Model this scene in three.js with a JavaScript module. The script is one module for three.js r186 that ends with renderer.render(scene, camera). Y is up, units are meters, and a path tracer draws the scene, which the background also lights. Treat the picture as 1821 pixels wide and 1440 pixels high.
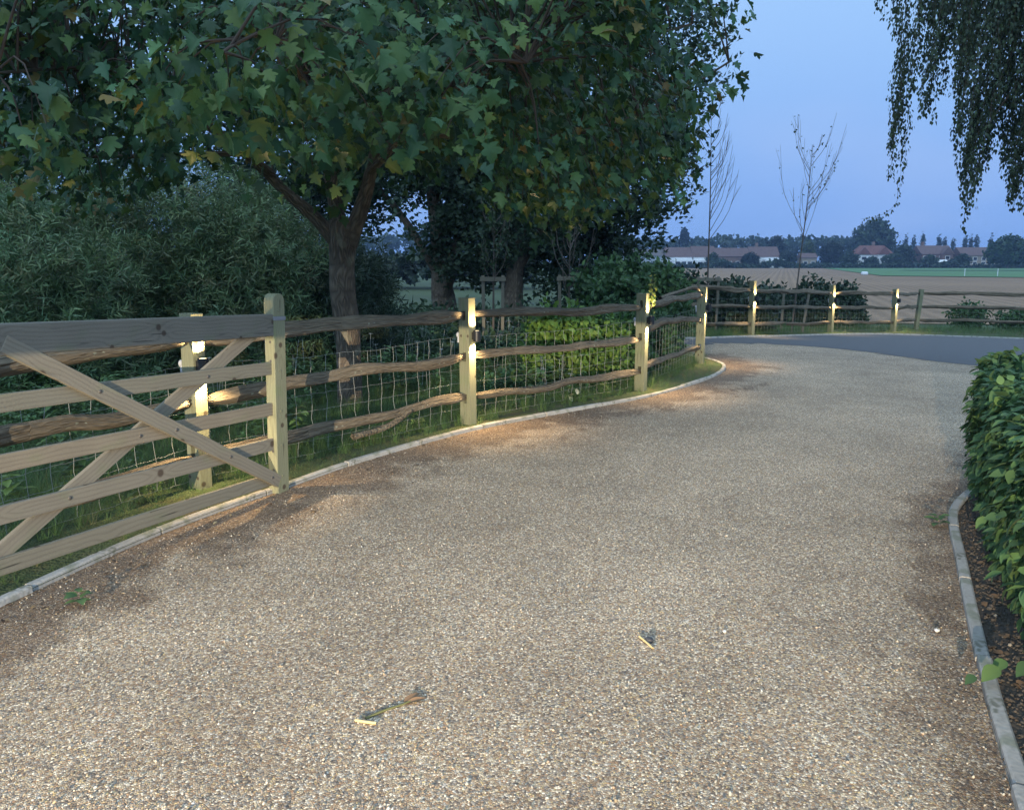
import * as THREE from 'three';
import { RoundedBoxGeometry } from 'three/addons/geometries/RoundedBoxGeometry.js';
import { mergeGeometries, toCreasedNormals } from 'three/addons/utils/BufferGeometryUtils.js';
import { TessellateModifier } from 'three/addons/modifiers/TessellateModifier.js';
import { ImprovedNoise } from 'three/addons/math/ImprovedNoise.js';

// ---------------------------------------------------------------- camera, sky, lights, exposure
const scene = new THREE.Scene();
const renderer = new THREE.WebGLRenderer({ antialias: true });
renderer.toneMapping = THREE.LinearToneMapping;
renderer.toneMappingExposure = 1.0;
renderer.shadowMap.enabled = true;
const camera = new THREE.PerspectiveCamera(53.07, 1024 / 809, 0.05, 4000);
camera.position.set(0, 1.6, 0);
camera.rotation.set(-10.03 * Math.PI / 180, 0, 0);

const perlin = new ImprovedNoise();
const noise = (x, y = 0, z = 0) => perlin.noise(x, y, z);
const fbm = (x, y, z = 0, n = 4) => { let s = 0, a = 0.5; for (let i = 0; i < n; i++) { s += a * noise(x, y, z + i * 7.3); x *= 2.03; y *= 2.03; a *= 0.5; } return s; };
const clamp = (v, a = 0, b = 1) => Math.min(b, Math.max(a, v));
const mix = (a, b, t) => a + (b - a) * t;
const smooth = (a, b, v) => { const t = clamp((v - a) / (b - a)); return t * t * (3 - 2 * t); };
function makeRng(a) { return () => { a = (a + 0x6d2b79f5) | 0; let t = Math.imul(a ^ (a >>> 15), 1 | a); t = (t + Math.imul(t ^ (t >>> 7), 61 | t)) ^ t; return ((t ^ (t >>> 14)) >>> 0) / 4294967296; }; }
const V = (x, y, z) => new THREE.Vector3(x, y, z);

{ // dusk sky: pale blue above, deeper blue low down, thin veils of cloud
  const w = 1024, h = 512, data = new Float32Array(w * h * 4);
  for (let j = 0; j < h; j++) {
    const el = ((j + 0.5) / h - 0.5) * Math.PI, s = Math.sin(el), e = clamp(s);
    for (let i = 0; i < w; i++) {
      const az = ((i + 0.5) / w - 0.5) * Math.PI * 2, cx = Math.cos(el) * Math.cos(az), cz = Math.cos(el) * Math.sin(az);
      const t = smooth(0.0, 0.34, e), k = 1 / (Math.abs(s) + 0.25);
      const cl = fbm(cx * k * 1.1 + 3, cz * k * 1.1, s * 2, 5), veil = smooth(-0.12, 0.4, cl) * 0.22;
      let r = mix(0.245, 0.36, t), g = mix(0.44, 0.615, t), b = mix(0.89, 1.02, t);
      const zen = smooth(0.4, 1, e); r = mix(r, 0.76, zen); g = mix(g, 1.06, zen); b = mix(b, 1.45, zen);
      const west = smooth(-0.2, 1, cz) * smooth(-0.02, 0.12, s); r *= 1 + 1.5 * west; g *= 1 + 1.25 * west; b *= 1 + 0.85 * west;   // the side where the sun went down
      r = mix(r, 0.47, veil); g = mix(g, 0.62, veil); b = mix(b, 0.95, veil);
      if (s < 0) { r = 0.04; g = 0.05; b = 0.05; }
      data.set([r, g, b, 1], (j * w + i) * 4);
    }
  }
  const sky = new THREE.DataTexture(data, w, h, THREE.RGBAFormat, THREE.FloatType);
  sky.mapping = THREE.EquirectangularReflectionMapping;
  sky.magFilter = THREE.LinearFilter; sky.needsUpdate = true;
  scene.background = sky; scene.environment = sky;
}
// last light of the day: weak, very soft
const sun = new THREE.DirectionalLight(new THREE.Color(1, 0.93, 0.86), 0.12);
sun.position.set(-30, 26, 34); sun.castShadow = true; sun.shadow.radius = 50;
Object.assign(sun.shadow.camera, { left: -40, right: 40, top: 40, bottom: -40, far: 160 });
scene.add(sun, sun.target);
scene.fog = new THREE.FogExp2(new THREE.Color(0.36, 0.52, 0.85), 0.0005);

const FLOOD = { x: -3.1, y: 1.66, z: 7.2 };
const LAMP = { up: 4.5, down: 7.5, color: new THREE.Color(1, 0.7, 0.35) };

// ---------------------------------------------------------------- ground height
function gy(x, z) {
  const s = 0.79 * x - 0.61 * z - 14.2, sp = s > 20 ? s : Math.log(1 + Math.exp(2 * s)) / 2;
  return -0.5 * (1 - Math.exp(-sp / 6));
}

// ---------------------------------------------------------------- naming and grouping helpers
const used = {};
function numbered(n) { used[n] = (used[n] ?? -1) + 1; return used[n] ? n + '_' + String(used[n]).padStart(3, '0') : n; }
function shadows(o) { o.castShadow = true; o.receiveShadow = true; return o; }
function thing(name, label, category, [x, y, z] = [0, 0, 0], turn = 0, group) {
  const o = new THREE.Group(); o.name = numbered(name); o.position.set(x, y, z); o.rotation.y = turn;
  o.userData = { label, category }; if (group) o.userData.group = group;
  scene.add(o); return o;
}
function part(name, geo, mat, parent, label) {
  const m = shadows(new THREE.Mesh(geo, mat)); m.name = numbered(name); if (label) m.userData.label = label;
  parent.add(m); return m;
}
function struct(name, geo, mat, label) {
  const m = shadows(new THREE.Mesh(geo, mat)); m.name = numbered(name); m.userData.kind = 'structure'; if (label) m.userData.label = label;
  scene.add(m); return m;
}
function solo(name, geo, mat, label, category, group) {
  const m = shadows(new THREE.Mesh(geo, mat)); m.name = numbered(name); m.userData = { label, category }; if (group) m.userData.group = group;
  scene.add(m); return m;
}
function instanced(name, geo, mat, list, parent, label) {   // list of [Matrix4, Color]
  const m = shadows(new THREE.InstancedMesh(geo, mat, list.length)); m.name = numbered(name);
  list.forEach(([mt, c], i) => { m.setMatrixAt(i, mt); if (c) m.setColorAt(i, c); });
  m.userData.kind = 'stuff'; if (label) m.userData.label = label;
  (parent ?? scene).add(m); return m;
}

// ---------------------------------------------------------------- textures
const enc = (v) => { v = clamp(v); return Math.round(255 * (v <= 0.0031308 ? v * 12.92 : 1.055 * Math.pow(v, 1 / 2.4) - 0.055)); };
function tex(w, h, fn, srgb = true) {
  const d = new Uint8Array(w * h * 4);
  for (let y = 0; y < h; y++) for (let x = 0; x < w; x++) {
    const c = fn(x / w, y / h, x, y), o = (y * w + x) * 4;
    if (srgb) { d[o] = enc(c[0]); d[o + 1] = enc(c[1]); d[o + 2] = enc(c[2]); } else d[o] = d[o + 1] = d[o + 2] = Math.round(255 * clamp(c));
    d[o + 3] = 255;
  }
  const t = new THREE.DataTexture(d, w, h, THREE.RGBAFormat); t.wrapS = t.wrapT = THREE.RepeatWrapping; t.magFilter = THREE.LinearFilter;
  if (srgb) t.colorSpace = THREE.SRGBColorSpace; t.needsUpdate = true; return t;
}
// tileable fbm through a torus-like lookup: blend of two shifted copies
const tnoise = (u, v, f, z = 0) => { const a = noise(u * f, v * f, z), b = noise((u - 1) * f, v * f, z), c = noise(u * f, (v - 1) * f, z), d = noise((u - 1) * f, (v - 1) * f, z); return mix(mix(a, b, u), mix(c, d, u), v); };

// chippings of the drive: Voronoi stones, 2.4 m a side
const GR = 2.4;
const [gravelColor, gravelBump] = (() => {
  const N = 2048, cells = 330, cs = N / cells, rnd = makeRng(11), px = new Float32Array(cells * cells), py = px.slice(), col = new Uint8Array(cells * cells), hh = px.slice(), sh = px.slice();
  const pal = [[0.36, 0.29, 0.22], [0.25, 0.185, 0.13], [0.46, 0.40, 0.31], [0.30, 0.28, 0.26], [0.20, 0.19, 0.185], [0.66, 0.61, 0.53], [0.13, 0.11, 0.10], [0.34, 0.22, 0.14], [0.48, 0.38, 0.22], [0.52, 0.50, 0.48]];
  const wts = [0.19, 0.16, 0.15, 0.11, 0.09, 0.1, 0.09, 0.05, 0.04, 0.02];
  for (let i = 0; i < cells * cells; i++) {
    px[i] = rnd(); py[i] = rnd(); hh[i] = rnd(); sh[i] = 0.7 + 0.6 * rnd();
    let r = rnd(), k = 0; while (k < 9 && r > wts[k]) { r -= wts[k]; k++; } col[i] = k;
  }
  const C = new Uint8Array(N * N * 4), B = new Uint8Array(N * N * 4);
  const lut = pal.map((p) => [0, 1, 2, 3, 4, 5, 6, 7].map((q) => p.map((v) => v * (0.72 + q * 0.08))));
  for (let y = 0; y < N; y++) for (let x = 0; x < N; x++) {
    const gx = x / cs, gyy = y / cs, ix = Math.floor(gx), iy = Math.floor(gyy); let d1 = 9, d2 = 9, b = 0;
    for (let j = -1; j <= 1; j++) for (let i = -1; i <= 1; i++) {
      const cx = ix + i, cy = iy + j, id = ((cy + cells) % cells) * cells + ((cx + cells) % cells);
      const dx = cx + px[id] - gx, dy = cy + py[id] - gyy, d = Math.sqrt(dx * dx + dy * dy) * sh[id];
      if (d < d1) { d2 = d1; d1 = d; b = id; } else if (d < d2) d2 = d;
    }
    const edge = clamp((d2 - d1) / 0.28), c = lut[col[b]][Math.floor(hh[b] * 7.99)], o = (y * N + x) * 4;
    const mort = 0.3 + 0.7 * smooth(0, 0.55, edge);  // bitumen between the stones
    C[o] = enc(mix(0.085, c[0], mort)); C[o + 1] = enc(mix(0.075, c[1], mort)); C[o + 2] = enc(mix(0.068, c[2], mort)); C[o + 3] = 255;
    B[o] = B[o + 1] = B[o + 2] = Math.round(255 * clamp(smooth(0, 1, edge) * (0.45 + 0.55 * hh[b]))); B[o + 3] = 255;
  }
  const mk = (d, s) => { const t = new THREE.DataTexture(d, N, N, THREE.RGBAFormat); t.wrapS = t.wrapT = THREE.RepeatWrapping; t.magFilter = THREE.LinearFilter; if (s) t.colorSpace = THREE.SRGBColorSpace; t.needsUpdate = true; return t; };
  return [mk(C, true), mk(B, false)];
})();
// sawn softwood: 1 m along u, 0.5 m across v
function woodTex(seed, base, dark, knots) {
  const rnd = makeRng(seed), ks = []; for (let i = 0; i < knots; i++) ks.push([rnd(), rnd(), 0.010 + 0.016 * rnd()]);
  const f = (u, v) => {
    let kd = 9, bend = 0;
    for (const [ku, kv, kr] of ks) for (const ou of [-1, 0, 1]) for (const ov of [-1, 0, 1]) {
      const du = (u - ku + ou), dv = (v - kv + ov) * 0.5, d = Math.sqrt(du * du * 0.35 + dv * dv); kd = Math.min(kd, Math.sqrt(du * du + dv * dv) / kr);
      bend += 0.5 * kr * Math.exp(-d * d / (kr * kr * 5)) * Math.sign(dv || 1) * 6;
    }
    const w = v + bend + 0.1 * tnoise(u, v, 2, seed) + 0.02 * tnoise(u, v, 9, seed);
    const ring = 0.5 + 0.5 * Math.sin(w * 2 * Math.PI * 22), fine = tnoise(u * 0.999, v, 96, seed + 3) * 0.6;
    return [ring, fine, kd, tnoise(u, v, 5, seed + 9)];
  };
  const t = tex(512, 512, (u, v) => {
    const [ring, fine, kd, patch] = f(u, v), k = clamp(0.5 * ring * ring * ring + 0.5 * fine + 0.4 * patch + 0.15), c = base.map((b, i) => mix(b, dark[i], k));
    const crack = smooth(0.36, 0.44, noise(u * 3 + seed, v * 46, 2)) * smooth(0.1, 0.4, noise(u * 4, v * 7, seed)), al = smooth(0.1, 0.5, tnoise(u, v, 6, seed + 21)) * 0.35;
    c[0] *= (1 - 0.25 * al) * (1 - 0.7 * crack); c[1] *= (1 - 0.02 * al) * (1 - 0.7 * crack); c[2] *= (1 - 0.35 * al) * (1 - 0.7 * crack);
    const kn = 1 - smooth(0.6, 1.25, kd); return c.map((q, i) => mix(q, [0.05, 0.03, 0.018][i], kn * 0.85));
  });
  return t;
}
const woodPale = woodTex(5, [0.222, 0.2, 0.155], [0.15, 0.132, 0.103], 8);
const woodGreen = woodTex(17, [0.225, 0.228, 0.142], [0.172, 0.168, 0.104], 6);
const woodBump = tex(512, 512, (u, v) => 0.5 + 0.3 * tnoise(u, v, 70, 2) + 0.25 * noise(u * 8, v * 120, 3), false);
// weathered split timber and bark, 1 m along u
const cleft = tex(512, 256, (u, v) => {
  const g = noise(u * 5, v * 42, 1) * 0.5 + noise(u * 14, v * 90, 4) * 0.35, p = tnoise(u, v, 5, 8), li = smooth(0.28, 0.42, tnoise(u, v, 26, 3)) * smooth(0.0, 0.25, p);
  const b = clamp(0.5 + g + 0.5 * p); const c = [mix(0.085, 0.27, b), mix(0.066, 0.205, b), mix(0.05, 0.15, b)];
  return [mix(c[0], 0.42, li * 0.7), mix(c[1], 0.42, li * 0.7), mix(c[2], 0.33, li * 0.7)];
});
const cleftBump = tex(512, 256, (u, v) => 0.5 + 0.5 * noise(u * 5, v * 42, 1) + 0.3 * noise(u * 16, v * 90, 4), false);
const barkC = tex(512, 512, (u, v) => {
  const r = Math.abs(noise(u * 26 + 1.5 * noise(u * 4, v * 6, 3), v * 7, 5)), p = tnoise(u, v, 4, 2), l = smooth(0.12, 0.4, tnoise(u, v, 7, 6));
  const b = clamp(0.2 + r * 1.3 + 0.3 * p), c = [mix(0.045, 0.16, b), mix(0.036, 0.125, b), mix(0.028, 0.095, b)];
  return [mix(c[0], 0.17, l * 0.45), mix(c[1], 0.165, l * 0.45), mix(c[2], 0.12, l * 0.45)];
});
const barkB = tex(512, 512, (u, v) => clamp(Math.abs(noise(u * 26 + 1.5 * noise(u * 4, v * 6, 3), v * 7, 5)) * 1.6 + 0.2 * tnoise(u, v, 40, 1) + 0.1), false);
const concreteC = tex(512, 512, (u, v) => { const k = 0.36 + 0.1 * tnoise(u, v, 6, 1) + 0.1 * tnoise(u, v, 60, 2), m = smooth(0.05, 0.3, tnoise(u, v, 11, 4)), q = smooth(0.2, 0.42, tnoise(u, v, 4, 8) + 0.5 * tnoise(u, v, 40, 3)) * 0.7; return [k * mix(mix(1, 0.66, m), 0.3, q), k * mix(mix(0.97, 0.68, m), 0.31, q), k * mix(mix(0.9, 0.55, m), 0.2, q)]; });
const speckB = tex(256, 256, (u, v) => 0.5 + 0.5 * tnoise(u, v, 70, 5) + 0.3 * tnoise(u, v, 25, 6), false);
const darkSurfaceC = tex(512, 512, (u, v) => { const k = 0.1 + 0.035 * tnoise(u, v, 90, 3) + 0.02 * tnoise(u, v, 8, 5), s = smooth(0.5, 0.6, tnoise(u, v, 120, 7)); return [mix(k, 0.3, s), mix(k * 1.01, 0.28, s), mix(k * 1.05, 0.25, s)]; });
const earthC = tex(512, 512, (u, v) => { const k = clamp(0.5 + 0.6 * tnoise(u, v, 40, 1) + 0.5 * tnoise(u, v, 12, 2)), s = smooth(0.42, 0.5, tnoise(u, v, 60, 9)); return [mix(mix(0.032, 0.085, k), 0.2, s), mix(mix(0.028, 0.072, k), 0.18, s), mix(mix(0.024, 0.058, k), 0.15, s)]; });
const earthB = tex(512, 512, (u, v) => 0.5 + 0.5 * tnoise(u, v, 40, 1) + 0.35 * tnoise(u, v, 90, 2), false);
const turfC = tex(512, 512, (u, v) => { const k = clamp(0.5 + 0.7 * tnoise(u, v, 90, 1) + 0.4 * tnoise(u, v, 14, 2)), b = smooth(0.05, 0.5, tnoise(u, v, 7, 4)); return [mix(mix(0.03, 0.09, k), 0.15, b * 0.5), mix(mix(0.055, 0.13, k), 0.12, b * 0.5), mix(mix(0.018, 0.045, k), 0.06, b * 0.5)]; });
const furrowC = tex(512, 512, (u, v) => { const r = 0.5 + 0.5 * Math.sin(v * Math.PI * 2 * 4 + 0.6 * tnoise(u, v, 8, 3)), k = clamp(0.35 + 0.3 * r + 0.5 * tnoise(u, v, 50, 1) + 0.3 * tnoise(u, v, 9, 5)); return [mix(0.1, 0.25, k), mix(0.072, 0.18, k), mix(0.05, 0.135, k)]; });
const furrowB = tex(512, 512, (u, v) => clamp(0.35 + 0.28 * Math.sin(v * Math.PI * 2 * 4 + 0.6 * tnoise(u, v, 8, 3)) + 0.35 * tnoise(u, v, 50, 1)), false);
const roofC = tex(256, 256, (u, v) => { const row = Math.floor(v * 16), k = 0.5 + 0.5 * noise(Math.floor(u * 24 + (row % 2) * 0.5) * 3.7, row * 5.1) + 0.35 * tnoise(u, v, 5), e = (v * 16) % 1 < 0.14 ? 0.6 : 1; return [0.17 * (0.7 + 0.6 * k) * e, 0.115 * (0.7 + 0.6 * k) * e, 0.1 * (0.7 + 0.6 * k) * e]; });

// ---------------------------------------------------------------- materials
const std = (o) => new THREE.MeshStandardMaterial({ roughness: 0.9, ...o });
const M = {
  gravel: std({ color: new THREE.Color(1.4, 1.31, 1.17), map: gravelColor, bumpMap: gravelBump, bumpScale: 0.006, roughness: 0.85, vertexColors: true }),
  gate: std({ map: woodPale, bumpMap: woodBump, bumpScale: 0.002, roughness: 0.85 }),
  gateStile: std({ map: woodGreen, bumpMap: woodBump, bumpScale: 0.002, roughness: 0.85 }),
  post: std({ map: woodGreen, bumpMap: woodBump, bumpScale: 0.003, roughness: 0.88 }),
  rail: std({ color: new THREE.Color(0.86, 0.91, 0.86), map: cleft, bumpMap: cleftBump, bumpScale: 0.02, roughness: 0.95 }),
  stake: std({ map: woodPale, color: new THREE.Color(0.9, 0.92, 0.92), roughness: 0.92 }),
  bark: std({ color: new THREE.Color(1.45, 1.45, 1.4), map: barkC, bumpMap: barkB, bumpScale: 0.02, roughness: 0.95 }),
  twig: std({ color: new THREE.Color(0.07, 0.05, 0.038), roughness: 0.9 }),
  twigPale: std({ color: new THREE.Color(0.12, 0.10, 0.085), roughness: 0.9 }),
  wire: std({ color: new THREE.Color(0.34, 0.35, 0.33), roughness: 0.6, metalness: 0.25 }),
  kerb: std({ color: new THREE.Color(1.05, 1.05, 1.05), map: concreteC, bumpMap: speckB, bumpScale: 0.002, roughness: 0.92 }),
  dark_surface: std({ map: darkSurfaceC, bumpMap: speckB, bumpScale: 0.004, roughness: 0.9 }),
  earth: std({ map: earthC, bumpMap: earthB, bumpScale: 0.008, roughness: 1 }),
  turf: std({ map: turfC, bumpMap: earthB, bumpScale: 0.03, roughness: 1, vertexColors: true }),
  ground: std({ map: turfC, roughness: 1, vertexColors: true }),
  plough: std({ map: furrowC, bumpMap: furrowB, bumpScale: 0.12, roughness: 1, vertexColors: true }),
  crop: std({ color: new THREE.Color(0.085, 0.18, 0.065), roughness: 1 }),
  cropDark: std({ color: new THREE.Color(0.04, 0.085, 0.04), roughness: 1 }),
  black: std({ color: new THREE.Color(0.018, 0.018, 0.02), roughness: 0.45 }),
  steel: std({ color: new THREE.Color(0.33, 0.34, 0.36), metalness: 0.8, roughness: 0.5 }),
  bolt: std({ color: new THREE.Color(0.13, 0.12, 0.11), metalness: 0.6, roughness: 0.6 }),
  insulator: std({ color: new THREE.Color(0.42, 0.43, 0.45), roughness: 0.5 }),
  white: std({ color: new THREE.Color(0.75, 0.76, 0.78), roughness: 0.5 }),
  leaf: new THREE.MeshPhysicalMaterial({ roughness: 0.45, transmission: 0.35, thickness: 0, specularIntensity: 0.5 }),
  hedgeLeaf: new THREE.MeshPhysicalMaterial({ roughness: 0.65, transmission: 0.35, thickness: 0, specularIntensity: 0.35 }),
  leafMat: new THREE.MeshPhysicalMaterial({ roughness: 0.6, transmission: 0.35, thickness: 0, specularIntensity: 0.6 }),
  solidLeaf: std({ roughness: 0.8 }),
};
M.lens = std({ color: new THREE.Color(0.9, 0.85, 0.75), emissive: new THREE.Color(1, 0.78, 0.42), emissiveIntensity: 7 });
M.floodLens = std({ color: new THREE.Color(0.9, 0.9, 0.85), emissive: new THREE.Color(1, 0.86, 0.66), emissiveIntensity: 12 });

// ---------------------------------------------------------------- geometry helpers
function boxUV(g, off = 0) {  // uv in metres, the longest side along u
  g.computeBoundingBox(); const s = g.boundingBox.getSize(V(0, 0, 0)).toArray(), L = s.indexOf(Math.max(...s));
  const p = g.attributes.position, n = g.attributes.normal, uv = new Float32Array(p.count * 2);
  for (let i = 0; i < p.count; i++) {
    const P = [p.getX(i), p.getY(i), p.getZ(i)], Nn = [Math.abs(n.getX(i)), Math.abs(n.getY(i)), Math.abs(n.getZ(i))];
    const ax = [0, 1, 2].filter((a) => a !== L), o = Nn[L] > 0.8 ? ax : [L, Nn[ax[0]] > Nn[ax[1]] ? ax[1] : ax[0]];
    uv[i * 2] = P[o[0]] + off; uv[i * 2 + 1] = P[o[1]] * 2 + off * 0.37 + (Nn[ax[0]] > Nn[ax[1]] ? 0.31 : 0);
  }
  g.setAttribute('uv', new THREE.BufferAttribute(uv, 2)); return g;
}
const board = (l, h, t, off = 0, r = 0.004) => boxUV(new RoundedBoxGeometry(l, h, t, 1, r), off);
function moved(g, x, y, z, rx = 0, ry = 0, rz = 0) { g.applyMatrix4(new THREE.Matrix4().compose(V(x, y, z), new THREE.Quaternion().setFromEuler(new THREE.Euler(rx, ry, rz)), V(1, 1, 1))); return g; }
const join = (list) => mergeGeometries(list.map((g) => { const q = g.index ? g.toNonIndexed() : g; for (const k of Object.keys(q.attributes)) if (!['position', 'normal', 'uv'].includes(k)) q.deleteAttribute(k); return q; }));
// a tube of changing radius through points; rad(t) or [r0, r1]; wob = relative unevenness
function limb(pts, r0, r1, o = {}) {
  const { sides = 8, n = 10, wob = 0.1, seed = 0, flat = 1, curve = true } = o;
  const c = curve ? new THREE.CatmullRomCurve3(pts) : null, P = [], N = [], U = [], I = []; let len = 0, prev = null, up = V(0.3, 0.2, 1).normalize();
  for (let i = 0; i <= n; i++) {
    const t = i / n, p = c ? c.getPoint(t) : pts[i], d = c ? c.getTangent(t) : pts[Math.min(i + 1, n)].clone().sub(pts[Math.max(i - 1, 0)]).normalize();
    if (prev) len += p.distanceTo(prev); prev = p.clone();
    const x = up.clone().addScaledVector(d, -up.dot(d)).normalize(), y = d.clone().cross(x); up = x;
    const r = typeof r0 === 'function' ? r0(t) : mix(r0, r1, Math.pow(t, 0.8));
    for (let k = 0; k <= sides; k++) {
      const a = (k % sides) / sides * Math.PI * 2; let w = 1 + wob * 2 * noise(Math.cos(a) * 1.3 + seed, Math.sin(a) * 1.3, len * (o.freq ?? 3) + seed);
      if (o.facet) { const f = o.facet, m = a + f * 2 + 0.9 * Math.sin(len * 1.1 + f); w *= 1 + 0.2 * Math.cos(3 * m) + 0.12 * Math.cos(2 * m + f) + 0.2 * noise(Math.cos(a) * 4 + f, Math.sin(a) * 4, len * 0.9 + f) + 0.1 * noise(Math.cos(a) * 9 + f, Math.sin(a) * 9, len * 7); }
      const q = x.clone().multiplyScalar(Math.cos(a) * r * w).addScaledVector(y, Math.sin(a) * r * w * flat);
      P.push(p.x + q.x, p.y + q.y, p.z + q.z); const m = q.normalize(); N.push(m.x, m.y, m.z); U.push(k / sides * (o.uRep ?? 1), len);
      if (i < n && k < sides) { const A = i * (sides + 1) + k, B = A + sides + 1; I.push(A, A + 1, B, A + 1, B + 1, B); }
    }
  }
  const g = new THREE.BufferGeometry(); g.setAttribute('position', new THREE.Float32BufferAttribute(P, 3)); g.setAttribute('normal', new THREE.Float32BufferAttribute(N, 3));
  g.setAttribute('uv', new THREE.Float32BufferAttribute(U, 2)); g.setIndex(I); if (wob > 0.03) g.computeVertexNormals(); return g;
}
// sweep of a closed profile [[side, up], ...] along points, flat faces, capped
function sweep(pts, prof, off = 0) {
  const P = [], U = [], rings = pts.map((p, i) => {
    const d = pts[Math.min(i + 1, pts.length - 1)].clone().sub(pts[Math.max(i - 1, 0)]).setY(0).normalize(), s = V(-d.z, 0, d.x);
    return prof.map(([a, b]) => p.clone().addScaledVector(s, a).add(V(0, b, 0)));
  });
  let len = off; const tri = (a, b, c, ua, ub, uc) => { for (const [q, u] of [[a, ua], [b, ub], [c, uc]]) { P.push(q.x, q.y, q.z); U.push(...u); } };
  for (let i = 0; i + 1 < rings.length; i++) {
    const l2 = len + pts[i].distanceTo(pts[i + 1]); let v = 0;
    for (let k = 0; k < prof.length; k++) {
      const k2 = (k + 1) % prof.length, a = rings[i][k], b = rings[i][k2], c = rings[i + 1][k], d = rings[i + 1][k2], v2 = v + a.distanceTo(b);
      tri(a, b, c, [len, v], [len, v2], [l2, v]); tri(b, d, c, [len, v2], [l2, v2], [l2, v]); v = v2;
    }
    len = l2;
  }
  for (const [R, f] of [[rings[0], 1], [rings[rings.length - 1], 0]]) for (let k = 1; k + 1 < R.length; k++) f ? tri(R[0], R[k + 1], R[k], [0, 0], [0, 0.05], [0.05, 0]) : tri(R[0], R[k], R[k + 1], [0, 0], [0, 0.05], [0.05, 0]);
  const g = new THREE.BufferGeometry(); g.setAttribute('position', new THREE.Float32BufferAttribute(P, 3)); g.setAttribute('uv', new THREE.Float32BufferAttribute(U, 2)); g.computeVertexNormals(); return g;
}
// a sheet over the ground with the outline given in x, z
function sheet(outline, edge, lift, uvScale, turn = 0, tint) {
  const sh = new THREE.Shape(outline.map(([x, z]) => new THREE.Vector2(x, -z)));
  let g = new THREE.ShapeGeometry(sh); g = new TessellateModifier(edge, 14).modify(g.toNonIndexed());
  const p = g.attributes.position, n = p.count, P = new Float32Array(n * 3), N = new Float32Array(n * 3), U = new Float32Array(n * 2), C = new Float32Array(n * 3), ct = Math.cos(turn), st = Math.sin(turn);
  for (let i = 0; i < n; i++) {
    const x = p.getX(i), z = -p.getY(i), e = 0.05, y = gy(x, z) + (typeof lift === 'function' ? lift(x, z) : lift);
    P.set([x, y, z], i * 3);
    const m = V(-(gy(x + e, z) - gy(x - e, z)) / (2 * e), 1, -(gy(x, z + e) - gy(x, z - e)) / (2 * e)).normalize(); N.set([m.x, m.y, m.z], i * 3);
    U.set([(x * ct - z * st) / uvScale, (x * st + z * ct) / uvScale], i * 2); C.set(tint ? tint(x, z) : [1, 1, 1], i * 3);
  }
  g = new THREE.BufferGeometry(); g.setAttribute('position', new THREE.BufferAttribute(P, 3)); g.setAttribute('normal', new THREE.BufferAttribute(N, 3)); g.setAttribute('uv', new THREE.BufferAttribute(U, 2)); g.setAttribute('color', new THREE.BufferAttribute(C, 3));
  return g;
}
function smoothLine(pts, step) { const c = new THREE.CatmullRomCurve3(pts.map(([x, z]) => V(x, 0, z)), false, 'centripetal'); const n = Math.max(2, Math.round(c.getLength() / step)); return c.getSpacedPoints(n).map((p) => [p.x, p.z]); }

// ---------------------------------------------------------------- the setting: ground, drive, verges, kerbs, fields
const edgeLeft = smoothLine([[-3.9, 9], [-3.65, 3], [-3.3, 0], [-2.85, -2], [-2.41, -3.59], [-2.07, -4.67], [-1.61, -5.62], [-1.26, -6.31], [-0.58, -7.34], [-0.28, -7.72], [0.54, -8.53], [1.61, -9.55], [2.36, -10.53], [2.92, -11.44], [3.25, -12.24], [3.33, -12.8], [3.27, -13.3], [3.0, -13.9], [2.2, -14.6], [0.5, -15.1], [-5, -15.7]], 0.15);
const edgeRight = smoothLine([[0.4, 9], [0.45, 3], [0.55, 1], [0.8, -0.4], [1.2, -1.45], [1.5, -2.16], [1.71, -2.67], [1.9, -3.09], [2.13, -3.59], [2.4, -4.16], [2.69, -4.78], [2.86, -5.08], [3.2, -5.5], [3.8, -6.15], [4.7, -7], [6.2, -8.2], [9, -10.2], [14, -13], [26, -15]], 0.15);
const edgeFar = smoothLine([[-5, -18], [1.2, -17.25], [3, -17.0], [4.16, -17.3], [5.62, -18.86], [6.82, -20.09], [8.41, -21.29], [9.73, -21.95], [11.02, -21.85], [13.35, -21.12], [18, -19.5], [26, -17.5]], 0.2);
{ // one sheet to the horizon: fine near, coarse far
  const P = [], N = [], U = [], C = [], I = [], n = 150, f = (k) => { const t = (k / n) * 2 - 1; return Math.sign(t) * (Math.abs(t) * 36 + Math.pow(Math.abs(t), 9) * 1700); };
  for (let j = 0; j <= n; j++) for (let i = 0; i <= n; i++) {
    const x = f(i), z = f(j) - 12; P.push(x, gy(x, z) - 0.05, z); N.push(0, 1, 0); U.push(x / 1.7, z / 1.7);
    const k = 0.75 + 0.5 * fbm(x * 0.13, z * 0.13); C.push(k, k, k * 0.95);
    if (i < n && j < n) { const a = j * (n + 1) + i; I.push(a, a + n + 1, a + 1, a + 1, a + n + 1, a + n + 2); }
  }
  const g = new THREE.BufferGeometry(); g.setAttribute('position', new THREE.Float32BufferAttribute(P, 3)); g.setAttribute('normal', new THREE.Float32BufferAttribute(N, 3)); g.setAttribute('uv', new THREE.Float32BufferAttribute(U, 2)); g.setAttribute('color', new THREE.Float32BufferAttribute(C, 3)); g.setIndex(I);
  struct('ground', g, M.ground);
}
const lineDist = (line, x, z) => { let d = 1e9; for (let i = 0; i < line.length; i += 2) { const a = line[i][0] - x, b = line[i][1] - z; d = Math.min(d, a * a + b * b); } return Math.sqrt(d); };
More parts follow.
